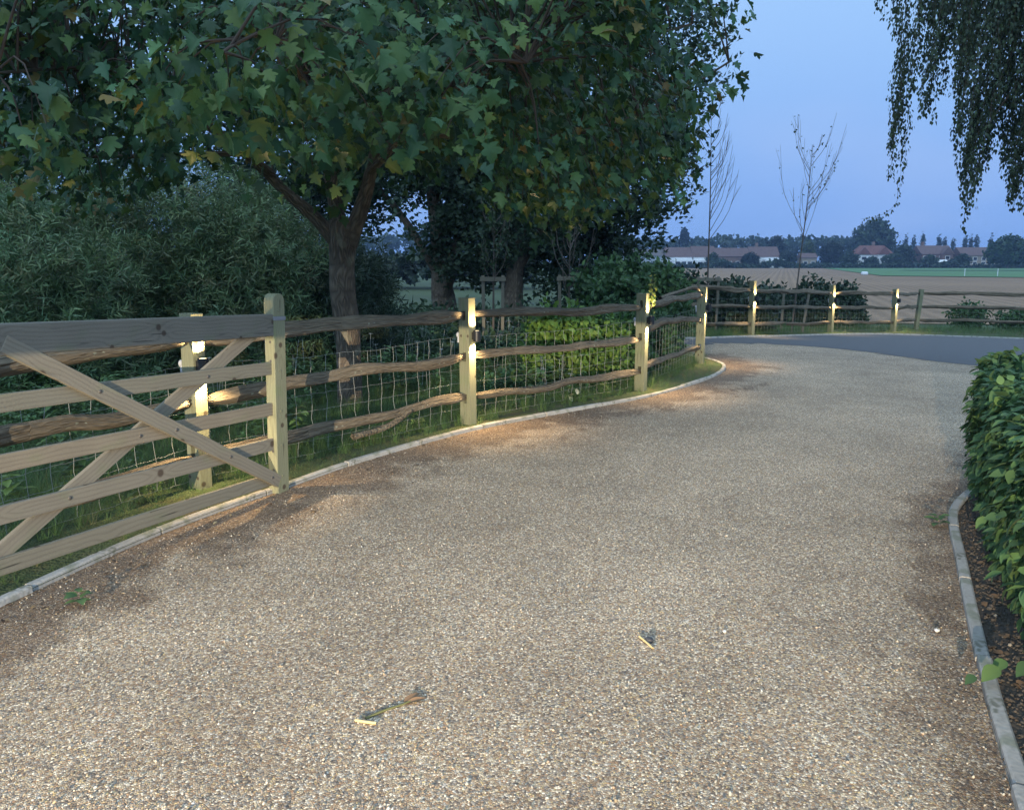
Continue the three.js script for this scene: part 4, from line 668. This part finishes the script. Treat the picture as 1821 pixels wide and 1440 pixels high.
// ---------------------------------------------------------------- weeping birch, upper right
{
  const t = thing('birch_tree', 'weeping birch hanging thin leafy strands into the sky at the upper right', 'tree', [10.2, 0, -12.5]);
  const r = makeRng(101), at = (x, y, z) => V(x - 10.2, y, z + 12.5);
  part('trunk', limb([at(10.2, -0.1, -12.5), at(10.1, 3, -12.4), at(9.9, 6, -12.3), at(9.7, 10, -12.2)], 0.2, 0.06, { sides: 12, n: 14, wob: 0.06, seed: 3 }), M.bark, t);
  const boughs = [[[10.0, 5, -12.4], [8.8, 6.2, -12.2], [7.2, 6.6, -12], [5.8, 6.3, -11.9], [5.35, 5.6, -11.8]], [[10, 4.0, -12.4], [9.0, 4.9, -12.1], [7.8, 4.7, -11.8], [6.9, 4.0, -11.6], [6.45, 3.4, -11.5]], [[10.1, 3.0, -12.4], [9.2, 3.9, -11.9], [8.2, 3.9, -11.5], [7.5, 3.4, -11.3], [7.0, 2.9, -11.2]], [[9.9, 6.5, -12.3], [8.6, 7.4, -12.6], [7.0, 7.4, -12.9], [6.1, 6.8, -13]], [[10, 4.5, -12.4], [9.0, 5.6, -13], [7.9, 5.7, -13.4], [7.0, 5.2, -13.5]]];
  boughs.forEach((b, i) => part('bough', limb(b.map((p) => at(...p)), 0.05, 0.008, { sides: 7, n: 14, wob: 0.08, seed: i }), M.bark, t));
  const strands = [], leaves = [], col = [[0.045, 0.075, 0.04], [0.036, 0.062, 0.036], [0.06, 0.1, 0.045]];
  const low = (x) => { // how low the strands reach, by place along the crown
    const pts = [[5.2, 4.6], [5.35, 3.9], [5.42, 2.35], [5.56, 2.5], [5.7, 3.6], [5.95, 3.5], [6.1, 4.3], [6.2, 3.9], [6.35, 3.0], [6.45, 2.8], [6.54, 1.95], [6.64, 2.1], [6.74, 3.0], [6.92, 3.2], [7.02, 2.5], [7.35, 2.2], [7.8, 2.2], [8.6, 2.6]];
    for (let i = 0; i + 1 < pts.length; i++) if (x < pts[i + 1][0]) return mix(pts[i][1], pts[i + 1][1], (x - pts[i][0]) / (pts[i + 1][0] - pts[i][0])); return 2.8; };
  for (let i = 0; i < 720; i++) {
    const x = 5.25 + Math.pow(r(), 0.66) * 3.2, z = -12.0 + (r() - 0.5) * 2.6, bottom = low(x * 12 / -z * 1) + Math.pow(r(), 1.15) * (x < 6.1 ? 1.9 : 3.1), top = bottom + 0.7 + r() * 1.5;
    if (top > 7.4 || bottom > 6.3) continue; if (x < 5.6 && bottom < 3.2 && r() < 0.84) continue;
    const dx = (r() - 0.5) * 0.35 + (x > 6.2 ? -0.22 : -0.05), p = []; for (let k = 0; k <= 6; k++) { const q = k / 6; p.push(at(x - dx * (1 - q) * (1 - q), mix(top, bottom, q), z + 0.1 * noise(i, q * 3))); p[k].x += 0.05 * noise(i * 3.1, q * 4); }
    strands.push(limb(p, 0.004, 0.0016, { sides: 3, n: 6, wob: 0, curve: false }));
    const c = new THREE.CatmullRomCurve3(p), n = Math.floor((top - bottom) * 58);
    for (let k = 0; k < n; k++) { const q = r(), b = c.getPoint(q), side = rv(r).setY(0).normalize(); const w = 0.06 * (0.5 + r()) * (1 - 0.55 * q); leaves.push([facing(b.addScaledVector(side, w).add(V(0, -0.015, 0)), side.clone().add(V(0, 0.5, 0)).addScaledVector(rv(r), 0.6), V(side.x * 0.4, -1, side.z * 0.4).addScaledVector(rv(r), 0.35), 0.042 + 0.02 * r()), tone(r, col[Math.floor(r() * 3)], 0.3)]); }
  }
  // thin outermost tail that sways left
  { const p = [at(5.48, 2.75, -11.9), at(5.5, 2.45, -11.9), at(5.4, 2.32, -11.9), at(5.2, 2.22, -11.9), at(5.0, 2.2, -11.9)]; strands.push(limb(p, 0.003, 0.0015, { sides: 3, n: 8, wob: 0 })); const c = new THREE.CatmullRomCurve3(p); for (let k = 0; k < 46; k++) { const b = c.getPoint(r()), side = rv(r).normalize(); leaves.push([facing(b.addScaledVector(side, 0.04), side, V(0, -1, 0.2).addScaledVector(rv(r), 0.4), 0.04), tone(r, col[0], 0.3)]); } }
  part('strands', join(strands), M.twig, t);
  instanced('foliage', ovate[0], M.leafMat, leaves, t);
  console.log('birch', leaves.length);
}
// ---------------------------------------------------------------- staked saplings
function sapling(label, [x, z], tall, spread, stakeH, gap, seed, leafy, turn = 0, bars = true) {
  const y = gy(x, z), t = thing('sapling', label, 'sapling', [x, y, z], turn), r = makeRng(seed), br = [], leaves = [];
  const lean = (r() - 0.5) * 0.2, stem = [V(0, -0.05, 0), V(lean * 0.2, tall * 0.35, 0), V(lean * 0.5, tall * 0.7, 0.02), V(lean, tall, 0)];
  part('trunk', limb(stem, 0.028, 0.004, { sides: 7, n: 12, wob: 0.04, seed }), M.twigPale, t);
  const c = new THREE.CatmullRomCurve3(stem), n = 20;
  for (let i = 0; i < n; i++) {
    const q = 0.4 + 0.55 * (i / n) + 0.03 * r(), b = c.getPoint(q), a = r() * 6.283, l = spread * (0.45 + 0.75 * r()) * (1.3 - q), e = b.clone().add(V(Math.cos(a) * l * 0.55, l * 1.35, Math.sin(a) * l * 0.55)), m = b.clone().lerp(e, 0.45).add(V(Math.cos(a) * l * 0.14, -0.04, Math.sin(a) * l * 0.14));
    br.push(limb([b, m, e], 0.0085, 0.003, { sides: 4, n: 6, wob: 0 }));
    const c2 = new THREE.CatmullRomCurve3([b, m, e]);
    for (let k = 0; k < 3; k++) { const b2 = c2.getPoint(0.35 + 0.5 * r()), a2 = a + (r() - 0.5) * 2, e2 = b2.clone().add(V(Math.cos(a2) * 0.16 * l, 0.3 * l, Math.sin(a2) * 0.16 * l)); br.push(limb([b2, b2.clone().lerp(e2, 0.5), e2], 0.0045, 0.0025, { sides: 3, n: 3, wob: 0 })); if (leafy) for (let j = 0; j < leafy; j++) leaves.push([facing(b2.clone().lerp(e2, r()).addScaledVector(rv(r), 0.05), rv(r).add(V(0, 0.6, 0)), rv(r), 0.05 + 0.03 * r()), tone(r, [0.05, 0.09, 0.04], 0.3)]); }
  }
  part('branches', join(br), M.twigPale, t);
  if (leaves.length) instanced('foliage', ovate[0], M.leafMat, leaves, t);
  for (const s of [-1, 1]) part('stake', moved(board(0.055, stakeH + 0.25, 0.055, seed * 0.1, 0.004), s * gap / 2, stakeH / 2 - 0.12, 0, 0, 0, s * (bars ? -0.01 : -0.05)), M.stake, t);
  if (bars) part('crossbar', moved(board(gap + 0.12, 0.075, 0.025, seed * 0.3, 0.003), 0, stakeH - 0.06, 0.042), M.stake, t);
  if (bars) part('tie', new THREE.TorusGeometry(0.035, 0.011, 6, 12).rotateX(Math.PI / 2).translate(0, stakeH - 0.06, 0.0), M.black, t);
  return t;
}
sapling('young leafy sapling between two pale stakes, nearest to the maple trunk', [-0.33, -14.2], 2.6, 0.7, 1.36, 0.33, 5, 7);
sapling('young bare sapling between two pale stakes in front of the black oak trunk', [1.02, -14.6], 2.3, 0.8, 1.36, 0.33, 6, 0);
sapling('tall bare sapling with upright twigs, staked beyond the post at the bend', [4.6, -19.2], 5.15, 1.35, 1.34, 0.46, 7, 0);
sapling('tall sapling with sparse leaves leaning to the right behind the far fence', [7.55, -21.9], 4.9, 1.9, 1.2, 0.62, 8, 1, 0, false).rotation.z = -0.07;
// vine on the third post
{
  const t = thing('vine', 'small twining vine on top of the lamp post left of the bend', 'vine', [1.66, 0, -9.98]), r = makeRng(111), p = [V(-0.05, 0.55, 0.1), V(0.02, 0.9, -0.08), V(0.07, 1.15, 0.0), V(0.03, 1.28, 0.02), V(0.06, 1.42, 0.0)];
  part('stem', limb(p, 0.004, 0.002, { sides: 4, n: 16, wob: 0 }), M.twig, t); const c = new THREE.CatmullRomCurve3(p), L = [];
  for (let i = 0; i < 46; i++) { const q = 0.35 + 0.65 * r(); L.push([facing(c.getPoint(q).addScaledVector(rv(r), 0.045), V(0, 1, 0.4).addScaledVector(rv(r), 0.7), rv(r).add(V(0, -0.2, 0)), 0.04 + 0.03 * r()), tone(r, [0.16, 0.22, 0.06], 0.3)]); }
  instanced('foliage', ovate[0], M.leafMat, L, t);
}
// ---------------------------------------------------------------- bits on the drive
{
  const straw = std({ color: new THREE.Color(0.55, 0.43, 0.22), roughness: 0.8 }), dry = std({ color: new THREE.Color(0.2, 0.12, 0.065), roughness: 0.85 }), stoneD = std({ color: new THREE.Color(0.05, 0.05, 0.055), roughness: 0.6 }), stoneW = std({ color: new THREE.Color(0.68, 0.66, 0.62), roughness: 0.7 });
  solo('twig', limb([V(-0.553, 0.009, -2.625), V(-0.52, 0.011, -2.612), V(-0.477, 0.008, -2.607)], 0.0055, 0.005, { sides: 7, n: 6, wob: 0.12 }).translate(0, -0.003, 0), straw, 'short pale stripped stick lying on the gravel beside a dry leaf', 'twig');
  const tw = thing('dry_leaf', 'curled brown dry leaf on a mossy twig lying on the gravel', 'leaf', [-0.4, 0, -2.75]);
  part('stalk', limb([V(-0.12, 0.003, 0.11), V(-0.06, 0.005, 0.06), V(0.0, 0.005, 0.02), V(0.05, 0.004, -0.03)], 0.005, 0.003, { sides: 6, n: 8, wob: 0.3 }), std({ color: new THREE.Color(0.13, 0.13, 0.05) }), tw);
  part('blade', ovate[1].clone().applyMatrix4(facing(V(0.0, 0.001, 0.0), V(0.0, 1, 0.5), V(0.8, 0.03, -0.62), 0.13).scale(V(0.5, 1, 1))).applyMatrix4(new THREE.Matrix4().makeTranslation(0, 0.004, 0)), dry, tw); part('blade', ovate[0].clone().applyMatrix4(facing(V(0.01, 0.002, 0.01), V(-0.1, 1, 0.2), V(0.9, 0.04, -0.4), 0.1).scale(V(0.45, 1, 1))), dry, tw);
  solo('twig', limb([V(0.55, 0.008, -3.27), V(0.575, 0.01, -3.2), V(0.59, 0.008, -3.16)], 0.005, 0.0045, { sides: 7, n: 5, wob: 0.1 }), straw, 'pale sliver of wood lying against a dark stone on the drive', 'twig');
  const st = (s, seed) => { const g = new THREE.IcosahedronGeometry(s, 2); const p = g.attributes.position; for (let i = 0; i < p.count; i++) { const v = V(p.getX(i), p.getY(i), p.getZ(i)), k = 1 + 0.5 * noise(v.x / s * 1.1 + seed, v.y / s * 1.1, v.z / s * 1.1); p.setXYZ(i, v.x * k, v.y * k * 0.7, v.z * k); } g.computeVertexNormals(); return g; };
  solo('stone', st(0.02, 2).translate(0.585, 0.006, -3.235), stoneD, 'dark stone under the pale sliver of wood on the drive', 'stone');
  solo('stone', st(0.011, 5).translate(1.86, 0.012, -3.32), stoneW, 'small white stone against the right-hand edging', 'stone');
  solo('stone', st(0.007, 7).translate(0.93, 0.008, -3.32), stoneW, 'tiny white stone alone on the gravel, right of the pale sliver', 'stone');
  const plant = (label, x, z, n, s, seed) => { const t = thing('weed', label, 'weed', [x, 0, z]), r = makeRng(seed), m = std({ color: new THREE.Color(0.06, 0.12, 0.04) }); for (let i = 0; i < n; i++) { const a = i * 2.4; part('leaf', ovate[i % 2].clone().applyMatrix4(facing(V(Math.cos(a) * 0.012, 0.015 + i * 0.006, Math.sin(a) * 0.012), V(0, 1, 0).addScaledVector(rv(r), 0.25), V(Math.cos(a), 0.3, Math.sin(a)), s * (0.7 + 0.6 * r()))), m, t); } };
  plant('small weed growing through the gravel near the left edging', -2.05, -3.62, 9, 0.065, 3); plant('thin weed at the foot of the right-hand edging', 2.62, -4.78, 9, 0.06, 4); 
  const pale = std({ color: new THREE.Color(0.55, 0.55, 0.42), roughness: 0.8, side: THREE.DoubleSide }), t = thing('cut_flowers', 'wilted cream flower heads lying on the verge before the lime shrub', 'flowers', [0.72, 0.03, -9.25]), r = makeRng(13);
  for (let i = 0; i < 9; i++) part('petal', ovate[i % 2].clone().applyMatrix4(facing(V((r() - 0.5) * 0.22, 0.03 + r() * 0.05, (r() - 0.5) * 0.2), V(0, 1, 0.4).addScaledVector(rv(r), 0.7), rv(r), 0.07 + 0.03 * r())), pale, t);
  const deb = [], dl = ovate[1]; for (let i = 0; i < 900; i++) { const k = Math.floor(r() * (edgeLeft.length - 40)) + 15, [x, z] = edgeLeft[k], [x2, z2] = edgeLeft[k + 1], l = Math.hypot(x2 - x, z2 - z), o = 0.03 + Math.pow(r(), 2.2) * 0.75; const px = x - (z2 - z) / l * o, pz = z + (x2 - x) / l * o; deb.push([facing(V(px, gy(px, pz) + 0.008, pz), V(0, 1, 0).addScaledVector(rv(r), 0.35), rv(r).setY(0.1), 0.012 + 0.02 * r()), tone(r, r() < 0.25 ? [0.2, 0.15, 0.08] : [0.07, 0.045, 0.028], 0.4)]); }
  instanced('leaf_litter', dl, M.solidLeaf, deb, scene, 'brown leaf litter along the left edging of the drive');
}
{ // crumbs of earth and dead leaves on the bed under the hedge
  const r = makeRng(151), S = [], D = [], g = new THREE.IcosahedronGeometry(1, 0);
  for (let i = 0; i < 40000 && S.length < 7000; i++) { const z = -1.8 - r() * 5, x = 1.2 + r() * 3; if (inside(drivePoly, x, z) || lineDist(edgeRight, x, z) < 0.07 || x > -z * 0.66 + 0.3) continue; const s = 0.004 + 0.012 * r() * r() * r(); S.push([new THREE.Matrix4().compose(V(x, 0.014, z), new THREE.Quaternion().setFromEuler(new THREE.Euler(r() * 6, r() * 6, r() * 6)), V(s, s * 0.8, s * 1.2)), tone(r, r() < 0.02 ? [0.22, 0.2, 0.17] : [0.07, 0.058, 0.047], 0.35)]); if (i % 60 === 0) D.push([facing(V(x, 0.022, z), V(0, 1, 0).addScaledVector(rv(r), 0.3), rv(r).setY(0.05), 0.03 + 0.03 * r()), tone(r, [0.16, 0.1, 0.055], 0.35)]); }
  instanced('soil_crumbs', g, M.solidLeaf, S, scene, 'crumbly dark earth below the hedge'); instanced('leaf_litter', ovate[1], M.solidLeaf, D, scene, 'dead brown leaves on the earth below the hedge');
}
{ // loose chippings lying proud of the surface in the near part of the drive
  const r = makeRng(141), g = new THREE.IcosahedronGeometry(1, 0), S = [], pc = [[0.45, 0.38, 0.3], [0.3, 0.23, 0.17], [0.38, 0.34, 0.28], [0.17, 0.15, 0.14], [0.3, 0.25, 0.17], [0.4, 0.38, 0.33]];
  for (let i = 0; i < 90000 && S.length < 9000; i++) { const z = -1.9 - Math.pow(r(), 1.5) * 9, x = -3 + r() * 7; if (Math.abs(x) > -z * 0.68 + 0.3 || !inside(drivePoly, x, z)) continue; if (fbm(x * 1.7, z * 1.7, 9) + 0.5 * r() < 0.1) continue; const s = 0.0026 + 0.0032 * r() * r(); S.push([new THREE.Matrix4().compose(V(x, gy(x, z) + s * 0.5, z), new THREE.Quaternion().setFromEuler(new THREE.Euler(r() * 6, r() * 6, r() * 6)), V(s * (1 + r() * 0.5), s * 0.8, s)), tone(r, pc[Math.floor(r() * 6)], 0.25)]); }
  instanced('gravel', g, M.solidLeaf, S, scene, 'loose stone chippings scattered on the drive');
}
// ---------------------------------------------------------------- far side of the field: houses, trees, wood
const FY = -0.5;
const farClump = (() => { const r = makeRng(19), f = leafGeo([[0, 0], [0.42, 0.3], [0.36, 0.75], [0, 1]], 0.25, 0.2); return merged((add) => { for (let i = 0; i < 8; i++) add(f, facing(rv(r).multiplyScalar(0.3), rv(r).add(V(0, 0.5, 0.6)), rv(r), 0.3 + 0.15 * r())); }); })();
function farTree(kind, label, x, z, w, h, color, seed, group, n = 700, trunkH = 0.12) {
  const t = thing(kind, label, 'tree', [x, FY, z], 0, group), r = makeRng(seed);
  part('trunk', new THREE.CylinderGeometry(h * 0.015, h * 0.025, h * 0.4, 7).translate(0, h * 0.19, 0), M.bark, t);
  const poplar = kind === 'poplar_tree', blobs = poplar ? [[0, h * 0.52, 0, w / 2, h * 0.48, w / 2]] : [[0, h * 0.5, 0, w * 0.46, h * 0.42, w * 0.4], [-w * 0.22, h * 0.42, 0, w * 0.27, h * 0.34, w * 0.3], [w * 0.24, h * 0.46, 0, w * 0.26, h * 0.36, w * 0.3], [w * 0.04, h * 0.72, 0, w * 0.26, h * 0.26, w * 0.26]];
  instanced('crown', farClump, M.leafMat, cloud(blobs, n, seed, clamp(h * 0.13, 0.9, 1.9) * (poplar ? 0.45 : 1), [color, color.map((c) => c * 0.8), color.map((c) => c * 1.2)], { floor: h * 0.02, lump: 0.2, pow: 0.35, spread: 0.2 }), t); return t;
}
const px = (p, z = -290) => (p - 910.5) / 1442 * -z, ph = (y, z = -290) => (475 - y) / 1442 * -z;
const WW = { white: std({ color: new THREE.Color(0.78, 0.78, 0.78) }), blue: std({ color: new THREE.Color(0.36, 0.4, 0.44) }), brick: std({ color: new THREE.Color(0.2, 0.13, 0.105) }), tan: std({ color: new THREE.Color(0.3, 0.24, 0.18) }), roof: std({ map: roofC, color: new THREE.Color(0.85, 0.82, 0.85) }), red: std({ map: roofC, color: new THREE.Color(1.05, 0.72, 0.68) }), grey: std({ map: roofC, color: new THREE.Color(0.8, 1.05, 1.15) }), glass: std({ color: new THREE.Color(0.03, 0.035, 0.045), roughness: 0.15 }), frame: std({ color: new THREE.Color(0.7, 0.7, 0.7) }) };
function gable(w, h, d, hip = 0, over = 0.35) {  // ridge along x
  const W = w / 2 + over, D = d / 2 + over, R = W - hip, P = [[-W, 0, D], [W, 0, D], [W, 0, -D], [-W, 0, -D], [-R, h, 0], [R, h, 0]], F = [[0, 1, 5], [0, 5, 4], [2, 3, 4], [2, 4, 5], [1, 2, 5], [3, 0, 4], [0, 2, 1], [0, 3, 2]], pos = [], uv = [];
  for (const f of F) for (const i of f) { pos.push(...P[i]); uv.push((P[i][0] + P[i][2] * 0.3) / 4, P[i][1] / 2.5); }
  const g = new THREE.BufferGeometry(); g.setAttribute('position', new THREE.Float32BufferAttribute(pos, 3)); g.setAttribute('uv', new THREE.Float32BufferAttribute(uv, 2)); g.computeVertexNormals(); return g;
}
function house(label, x0, x1, yTop, yEave, opt = {}) {
  const z = opt.z ?? -290, w = px(x1, z) - px(x0, z), cx = (px(x1, z) + px(x0, z)) / 2, eave = ph(yEave, z), top = ph(yTop, z), d = opt.d ?? 8;
  const t = thing('house', label, 'house', [cx, FY, z], opt.turn ?? 0, opt.group); const wall = WW[opt.wall ?? 'white'];
  part('wall', new THREE.BoxGeometry(w, eave + 0.3, d).translate(0, eave / 2 - 0.15, 0), wall, t);
  const rf = part('roof', gable(w, top - eave, d, opt.hip ?? 0).translate(0, eave, 0), WW[opt.roof ?? 'roof'], t);
  for (const c of opt.chimneys ?? []) part('chimney', new THREE.BoxGeometry(0.9, 1.8, 0.9).translate(c * w, top - eave + eave + 0.4, -0.6), WW.brick, rf);
  const nW = opt.windows ?? Math.max(2, Math.round(w / 3)), rows = opt.rows ?? (eave > 4.2 ? [1.4, eave - 1.2] : [Math.min(1.6, eave * 0.52)]);
  for (const wy of rows) for (let i = 0; i < nW; i++) { const wx = (i + 0.5) / nW * w - w / 2, f = part('window', new THREE.BoxGeometry(1.5, 1.25, 0.12).translate(wx, wy, d / 2 + 0.03), WW.frame, t); part('pane', new THREE.BoxGeometry(1.22, 0.98, 0.06).translate(wx, wy, d / 2 + 0.08), WW.glass, f); }
  for (const g of opt.gables ?? []) { const gw = g[1], gx = g[0] * w, gh = g[2], s = new THREE.Shape(); s.moveTo(-gw / 2, 0); s.lineTo(gw / 2, 0); s.lineTo(gw / 2, eave); s.lineTo(0, eave + gh); s.lineTo(-gw / 2, eave); s.closePath(); part('bay', new THREE.ExtrudeGeometry(s, { depth: 1.6, bevelEnabled: false }).translate(gx, 0, d / 2), wall, t); const roofG = gable(2.6, gh, gw, 0, 0.2).rotateY(Math.PI / 2).translate(gx, eave + 0.05, d / 2 + 0.5); part('roof', roofG, WW[opt.roof ?? 'roof'], t); for (const wy of rows) { const f = part('window', new THREE.BoxGeometry(gw * 0.45, 1.2, 0.12).translate(gx, wy, d / 2 + 1.63), WW.frame, t); part('pane', new THREE.BoxGeometry(gw * 0.36, 0.95, 0.06).translate(gx, wy, d / 2 + 1.68), WW.glass, f); } }
  if (opt.ext) { const [ex, ew, eh] = opt.ext; part('extension', new THREE.BoxGeometry(ew, eh, 3).translate(ex * w, eh / 2, d / 2 + 1.5), wall, t); for (let i = 0; i < 3; i++) part('window', new THREE.BoxGeometry(ew * 0.22, eh * 0.5, 0.1).translate(ex * w + (i - 1) * ew * 0.3, eh * 0.52, d / 2 + 3.02), WW.glass, t); }
  return t;
}
house('pale blue grey gabled barn at the left end of the far houses', 1106, 1176, 443, 455, { wall: 'blue', roof: 'grey', windows: 3, turn: 0.25 });
house('long brown-roofed house with a white ground floor, left of the bare sapling', 1178, 1222, 440, 457, { ext: [0.1, 7, 2.7] });
house('brown-roofed terrace house standing right behind the tall bare sapling', 1224, 1262, 438, 457, { ext: [0.0, 7, 2.5] });
house('grey brown terrace half hidden by a dark round tree', 1266, 1322, 441, 456, { wall: 'brick', roof: 'roof' });
house('brown-roofed terrace end with a white front, right of the dark round tree', 1324, 1372, 439, 457, { ext: [0.25, 6.5, 2.8], chimneys: [-0.2] });
house('small brown hut between hedges left of the leafy tall sapling', 1414, 1440, 450, 458, { wall: 'tan', d: 5, windows: 2 });
house('white house with a hipped red roof and two front gables', 1506, 1572, 437, 453, { roof: 'red', hip: 3, gables: [[-0.28, 4, 2.6], [0.22, 4, 2.6]], chimneys: [0.05], windows: 3, turn: -0.15 });
house('dark red roofed house with a pair of white bays and a tall white chimney', 1618, 1672, 437, 452, { wall: 'brick', roof: 'roof', gables: [[0.25, 3.6, 2.4]], chimneys: [-0.3], ext: [-0.35, 5, 2.6] });
house('brown brick house with a low roof between the poplars and the big round tree', 1688, 1748, 440, 454, { wall: 'tan', windows: 4 });
{ const t = thing('garden_wall', 'low pale wall at the far edge of the field, below the big round tree', 'wall', [px(1757, -272), FY, -272]); part('wall', new THREE.BoxGeometry(16, 1.2, 0.3).translate(0, 0.6, 0), WW.tan, t); part('coping', new THREE.BoxGeometry(16.1, 0.12, 0.42).translate(0, 1.262, 0), WW.white, t); }
{ const t = thing('greenhouse', 'small pale lean-to greenhouse in front of the dark red roofed house', 'greenhouse', [px(1661, -280), FY, -280]); part('frame', new THREE.BoxGeometry(4, 1.9, 2.5).translate(0, 0.95, 0), WW.tan, t); part('roof', gable(4, 0.8, 2.5, 0, 0.1).translate(0, 1.9, 0), WW.white, t); for (let i = 0; i < 3; i++) part('pane', new THREE.BoxGeometry(1, 1, 0.05).translate((i - 1) * 1.25, 1.1, 1.27), WW.glass, t); }
{ const t = solo('feed_sack', new RoundedBoxGeometry(1.0, 0.55, 0.6, 2, 0.2).translate(px(1530, -130), gy(50, -130) + 0.25, -130), M.white, 'white sack lying at the near edge of the green crop', 'sack');
  for (const [q, l] of [[1706, 'thin white marker post at the crop edge, the left one of two'], [1764, 'thin white marker post at the crop edge, the right one of two']]) solo('marker_post', join([new THREE.CylinderGeometry(0.05, 0.05, 1.1, 6).translate(px(q, -118), FY + 0.5, -118), new THREE.ConeGeometry(0.05, 0.1, 6).translate(px(q, -118), FY + 1.1, -118)]), M.white, l, 'marker post'); }
const tg = [0.035, 0.06, 0.032];
farTree('round_tree', 'big round topped tree above the white red-roofed house', px(1540, -330), -330, 19, ph(390, -330), [0.06, 0.1, 0.05], 201, undefined, 1500);
farTree('round_tree', 'big dense round tree standing in the field edge at the far right', px(1780, -250), -250, 13.5, ph(417, -250) + 0.3, [0.05, 0.1, 0.04], 202, undefined, 1600);
farTree('round_tree', 'dark round tree before the grey brown terrace', px(1328, -284), -284, 6.5, ph(448, -284), [0.025, 0.045, 0.028], 203);
farTree('round_tree', 'pale yellow green tree behind the leafy tall sapling', px(1428, -300), -300, 5.5, ph(428, -300), [0.085, 0.12, 0.035], 204);
farTree('round_tree', 'dark tree between the yellow green tree and the white house', px(1470, -300), -300, 9, ph(428, -300), [0.03, 0.05, 0.03], 205);
farTree('round_tree', 'bushy mid green tree left of the yellow green tree', px(1390, -288), -288, 8, ph(446, -288), tg, 206);
farTree('round_tree', 'rounded tree between the white house and the dark red roofed house', px(1594, -288), -288, 9, ph(432, -288), [0.042, 0.072, 0.036], 207);
farTree('round_tree', 'dark tree rising behind the terrace roofs left of the leafy tall sapling', px(1372, -320), -320, 8, ph(420, -320), [0.028, 0.048, 0.03], 208);
[[1502, 446, 'small tree hiding the left corner of the white red-roofed house', 7], [1541, 455, 'dark shrub in front of the middle of the white red-roofed house', 5], [1578, 448, 'small tree hiding the right corner of the white red-roofed house', 8], [1642, 452, 'small bushy tree before the dark red roofed house', 6], [1700, 450, 'small tree at the left end of the brown brick house', 6], [1262, 449, 'small tree in the gap between the terrace houses', 5]].forEach(([q, y, l, w], i) => farTree('round_tree', l, px(q, -280), -280, w, ph(y, -280), [0.05, 0.09, 0.045], 240 + i, undefined, 420));
farTree('conifer_tree', 'pointed dark tree sticking out of the far wood at its left end', px(1210, -400), -400, 5, ph(405, -400), [0.025, 0.045, 0.03], 209, undefined, 500);
const POP = ['slim poplar on the skyline, first to the right of the big round topped tree', 'slim poplar on the skyline, second to the right of the big round topped tree', 'tallest slim poplar above the tall white chimney', 'slim poplar above the dark red roof, left one of three close together', 'slim poplar above the dark red roof, middle one of three close together', 'shorter slim poplar above the dark red roof, right one of three', 'slim poplar above the brown brick house, left one of three', 'slim poplar above the brown brick house, middle one of three', 'slim poplar above the brown brick house, right one of three', 'slim poplar touching the left side of the big dense round tree', 'slim poplar at the extreme right of the skyline, past the dense round tree'];
[[1598, 419], [1612, 421], [1628, 416], [1656, 420], [1666, 423], [1681, 424], [1702, 420], [1712, 421], [1722, 419], [1746, 419], [1816, 417]].forEach(([q, y], i) => farTree('poplar_tree', POP[i], px(q, -370), -370, 2.3, ph(y, -370), [0.05, 0.08, 0.055], 220 + i, undefined, 300));
{ // the wood on the rise and hedges among the houses: masses nobody could count
  const r = makeRng(300), W = [], hgt = (x) => 11.5 + 3 * fbm(x * 0.02, 3) * 2 + (x < 60 ? 1.5 : 0);
  for (let i = 0; i < 6500; i++) { const x = -420 + r() * 600, d = Math.pow(r(), 0.6) * 40, z = -390 - d; if (x > px(1520, z)) continue; const lump = 2.4 * noise(x * 0.14, z * 0.05) + 1.2 * noise(x * 0.4, 2, z * 0.1), y = FY + (hgt(x) + lump + d * 0.06) * Math.pow(r(), 0.33); const c = tone(r, noise(x * 0.1, 5) > 0 ? [0.048, 0.085, 0.05] : [0.065, 0.1, 0.055], 0.25); W.push([facing(V(x, y, z), V(0, 0.7, 0.7).addScaledVector(rv(r), 0.6), rv(r), 2.3 + 1.6 * r()), c]); }
  instanced('distant_wood', farClump, M.leafMat, W, scene, 'dark wood along the skyline behind the far houses');
  const Hh = []; for (let i = 0; i < 3600; i++) { const q = 900 + r() * 930, z = -268 - r() * 5 - 8 * (r() < 0.3 ? 1 : 0), x = px(q, z), open = noise(q * 0.02, 7) + (q > 1180 && q < 1262 ? -0.25 : 0) + (q > 1500 && q < 1565 ? -0.4 : 0) + (q > 1710 && q < 1800 ? -0.4 : 0), hh = 0.75 + 2.7 * clamp(open + 0.2) + 0.8 * noise(q * 0.09, 2); Hh.push([facing(V(x, FY + hh * Math.pow(r(), 0.5), z), V(0, 0.7, 0.7).addScaledVector(rv(r), 0.6), rv(r), 1.0 + 0.8 * r()), tone(r, [0.048, 0.085, 0.048], 0.3)]); }
  instanced('far_hedgerow', farClump, M.leafMat, Hh, scene, 'low dark hedges and shrubs along the far edge of the field');
  const Lw = []; for (let i = 0; i < 1500; i++) { const x = -60 + r() * 62, z = -62 - r() * 8; Lw.push([facing(V(x, FY + (2.6 + 1.6 * noise(x * 0.12, 1)) * Math.pow(r(), 0.4), z), V(0, 0.7, 0.7).addScaledVector(rv(r), 0.6), rv(r), 0.8 + 0.7 * r()), tone(r, [0.04, 0.065, 0.04], 0.3)]); }
  instanced('far_hedgerow', farClump, M.leafMat, Lw, scene, 'hazy trees beyond the meadow seen past the maple trunk');
}
renderer.render(scene, camera);
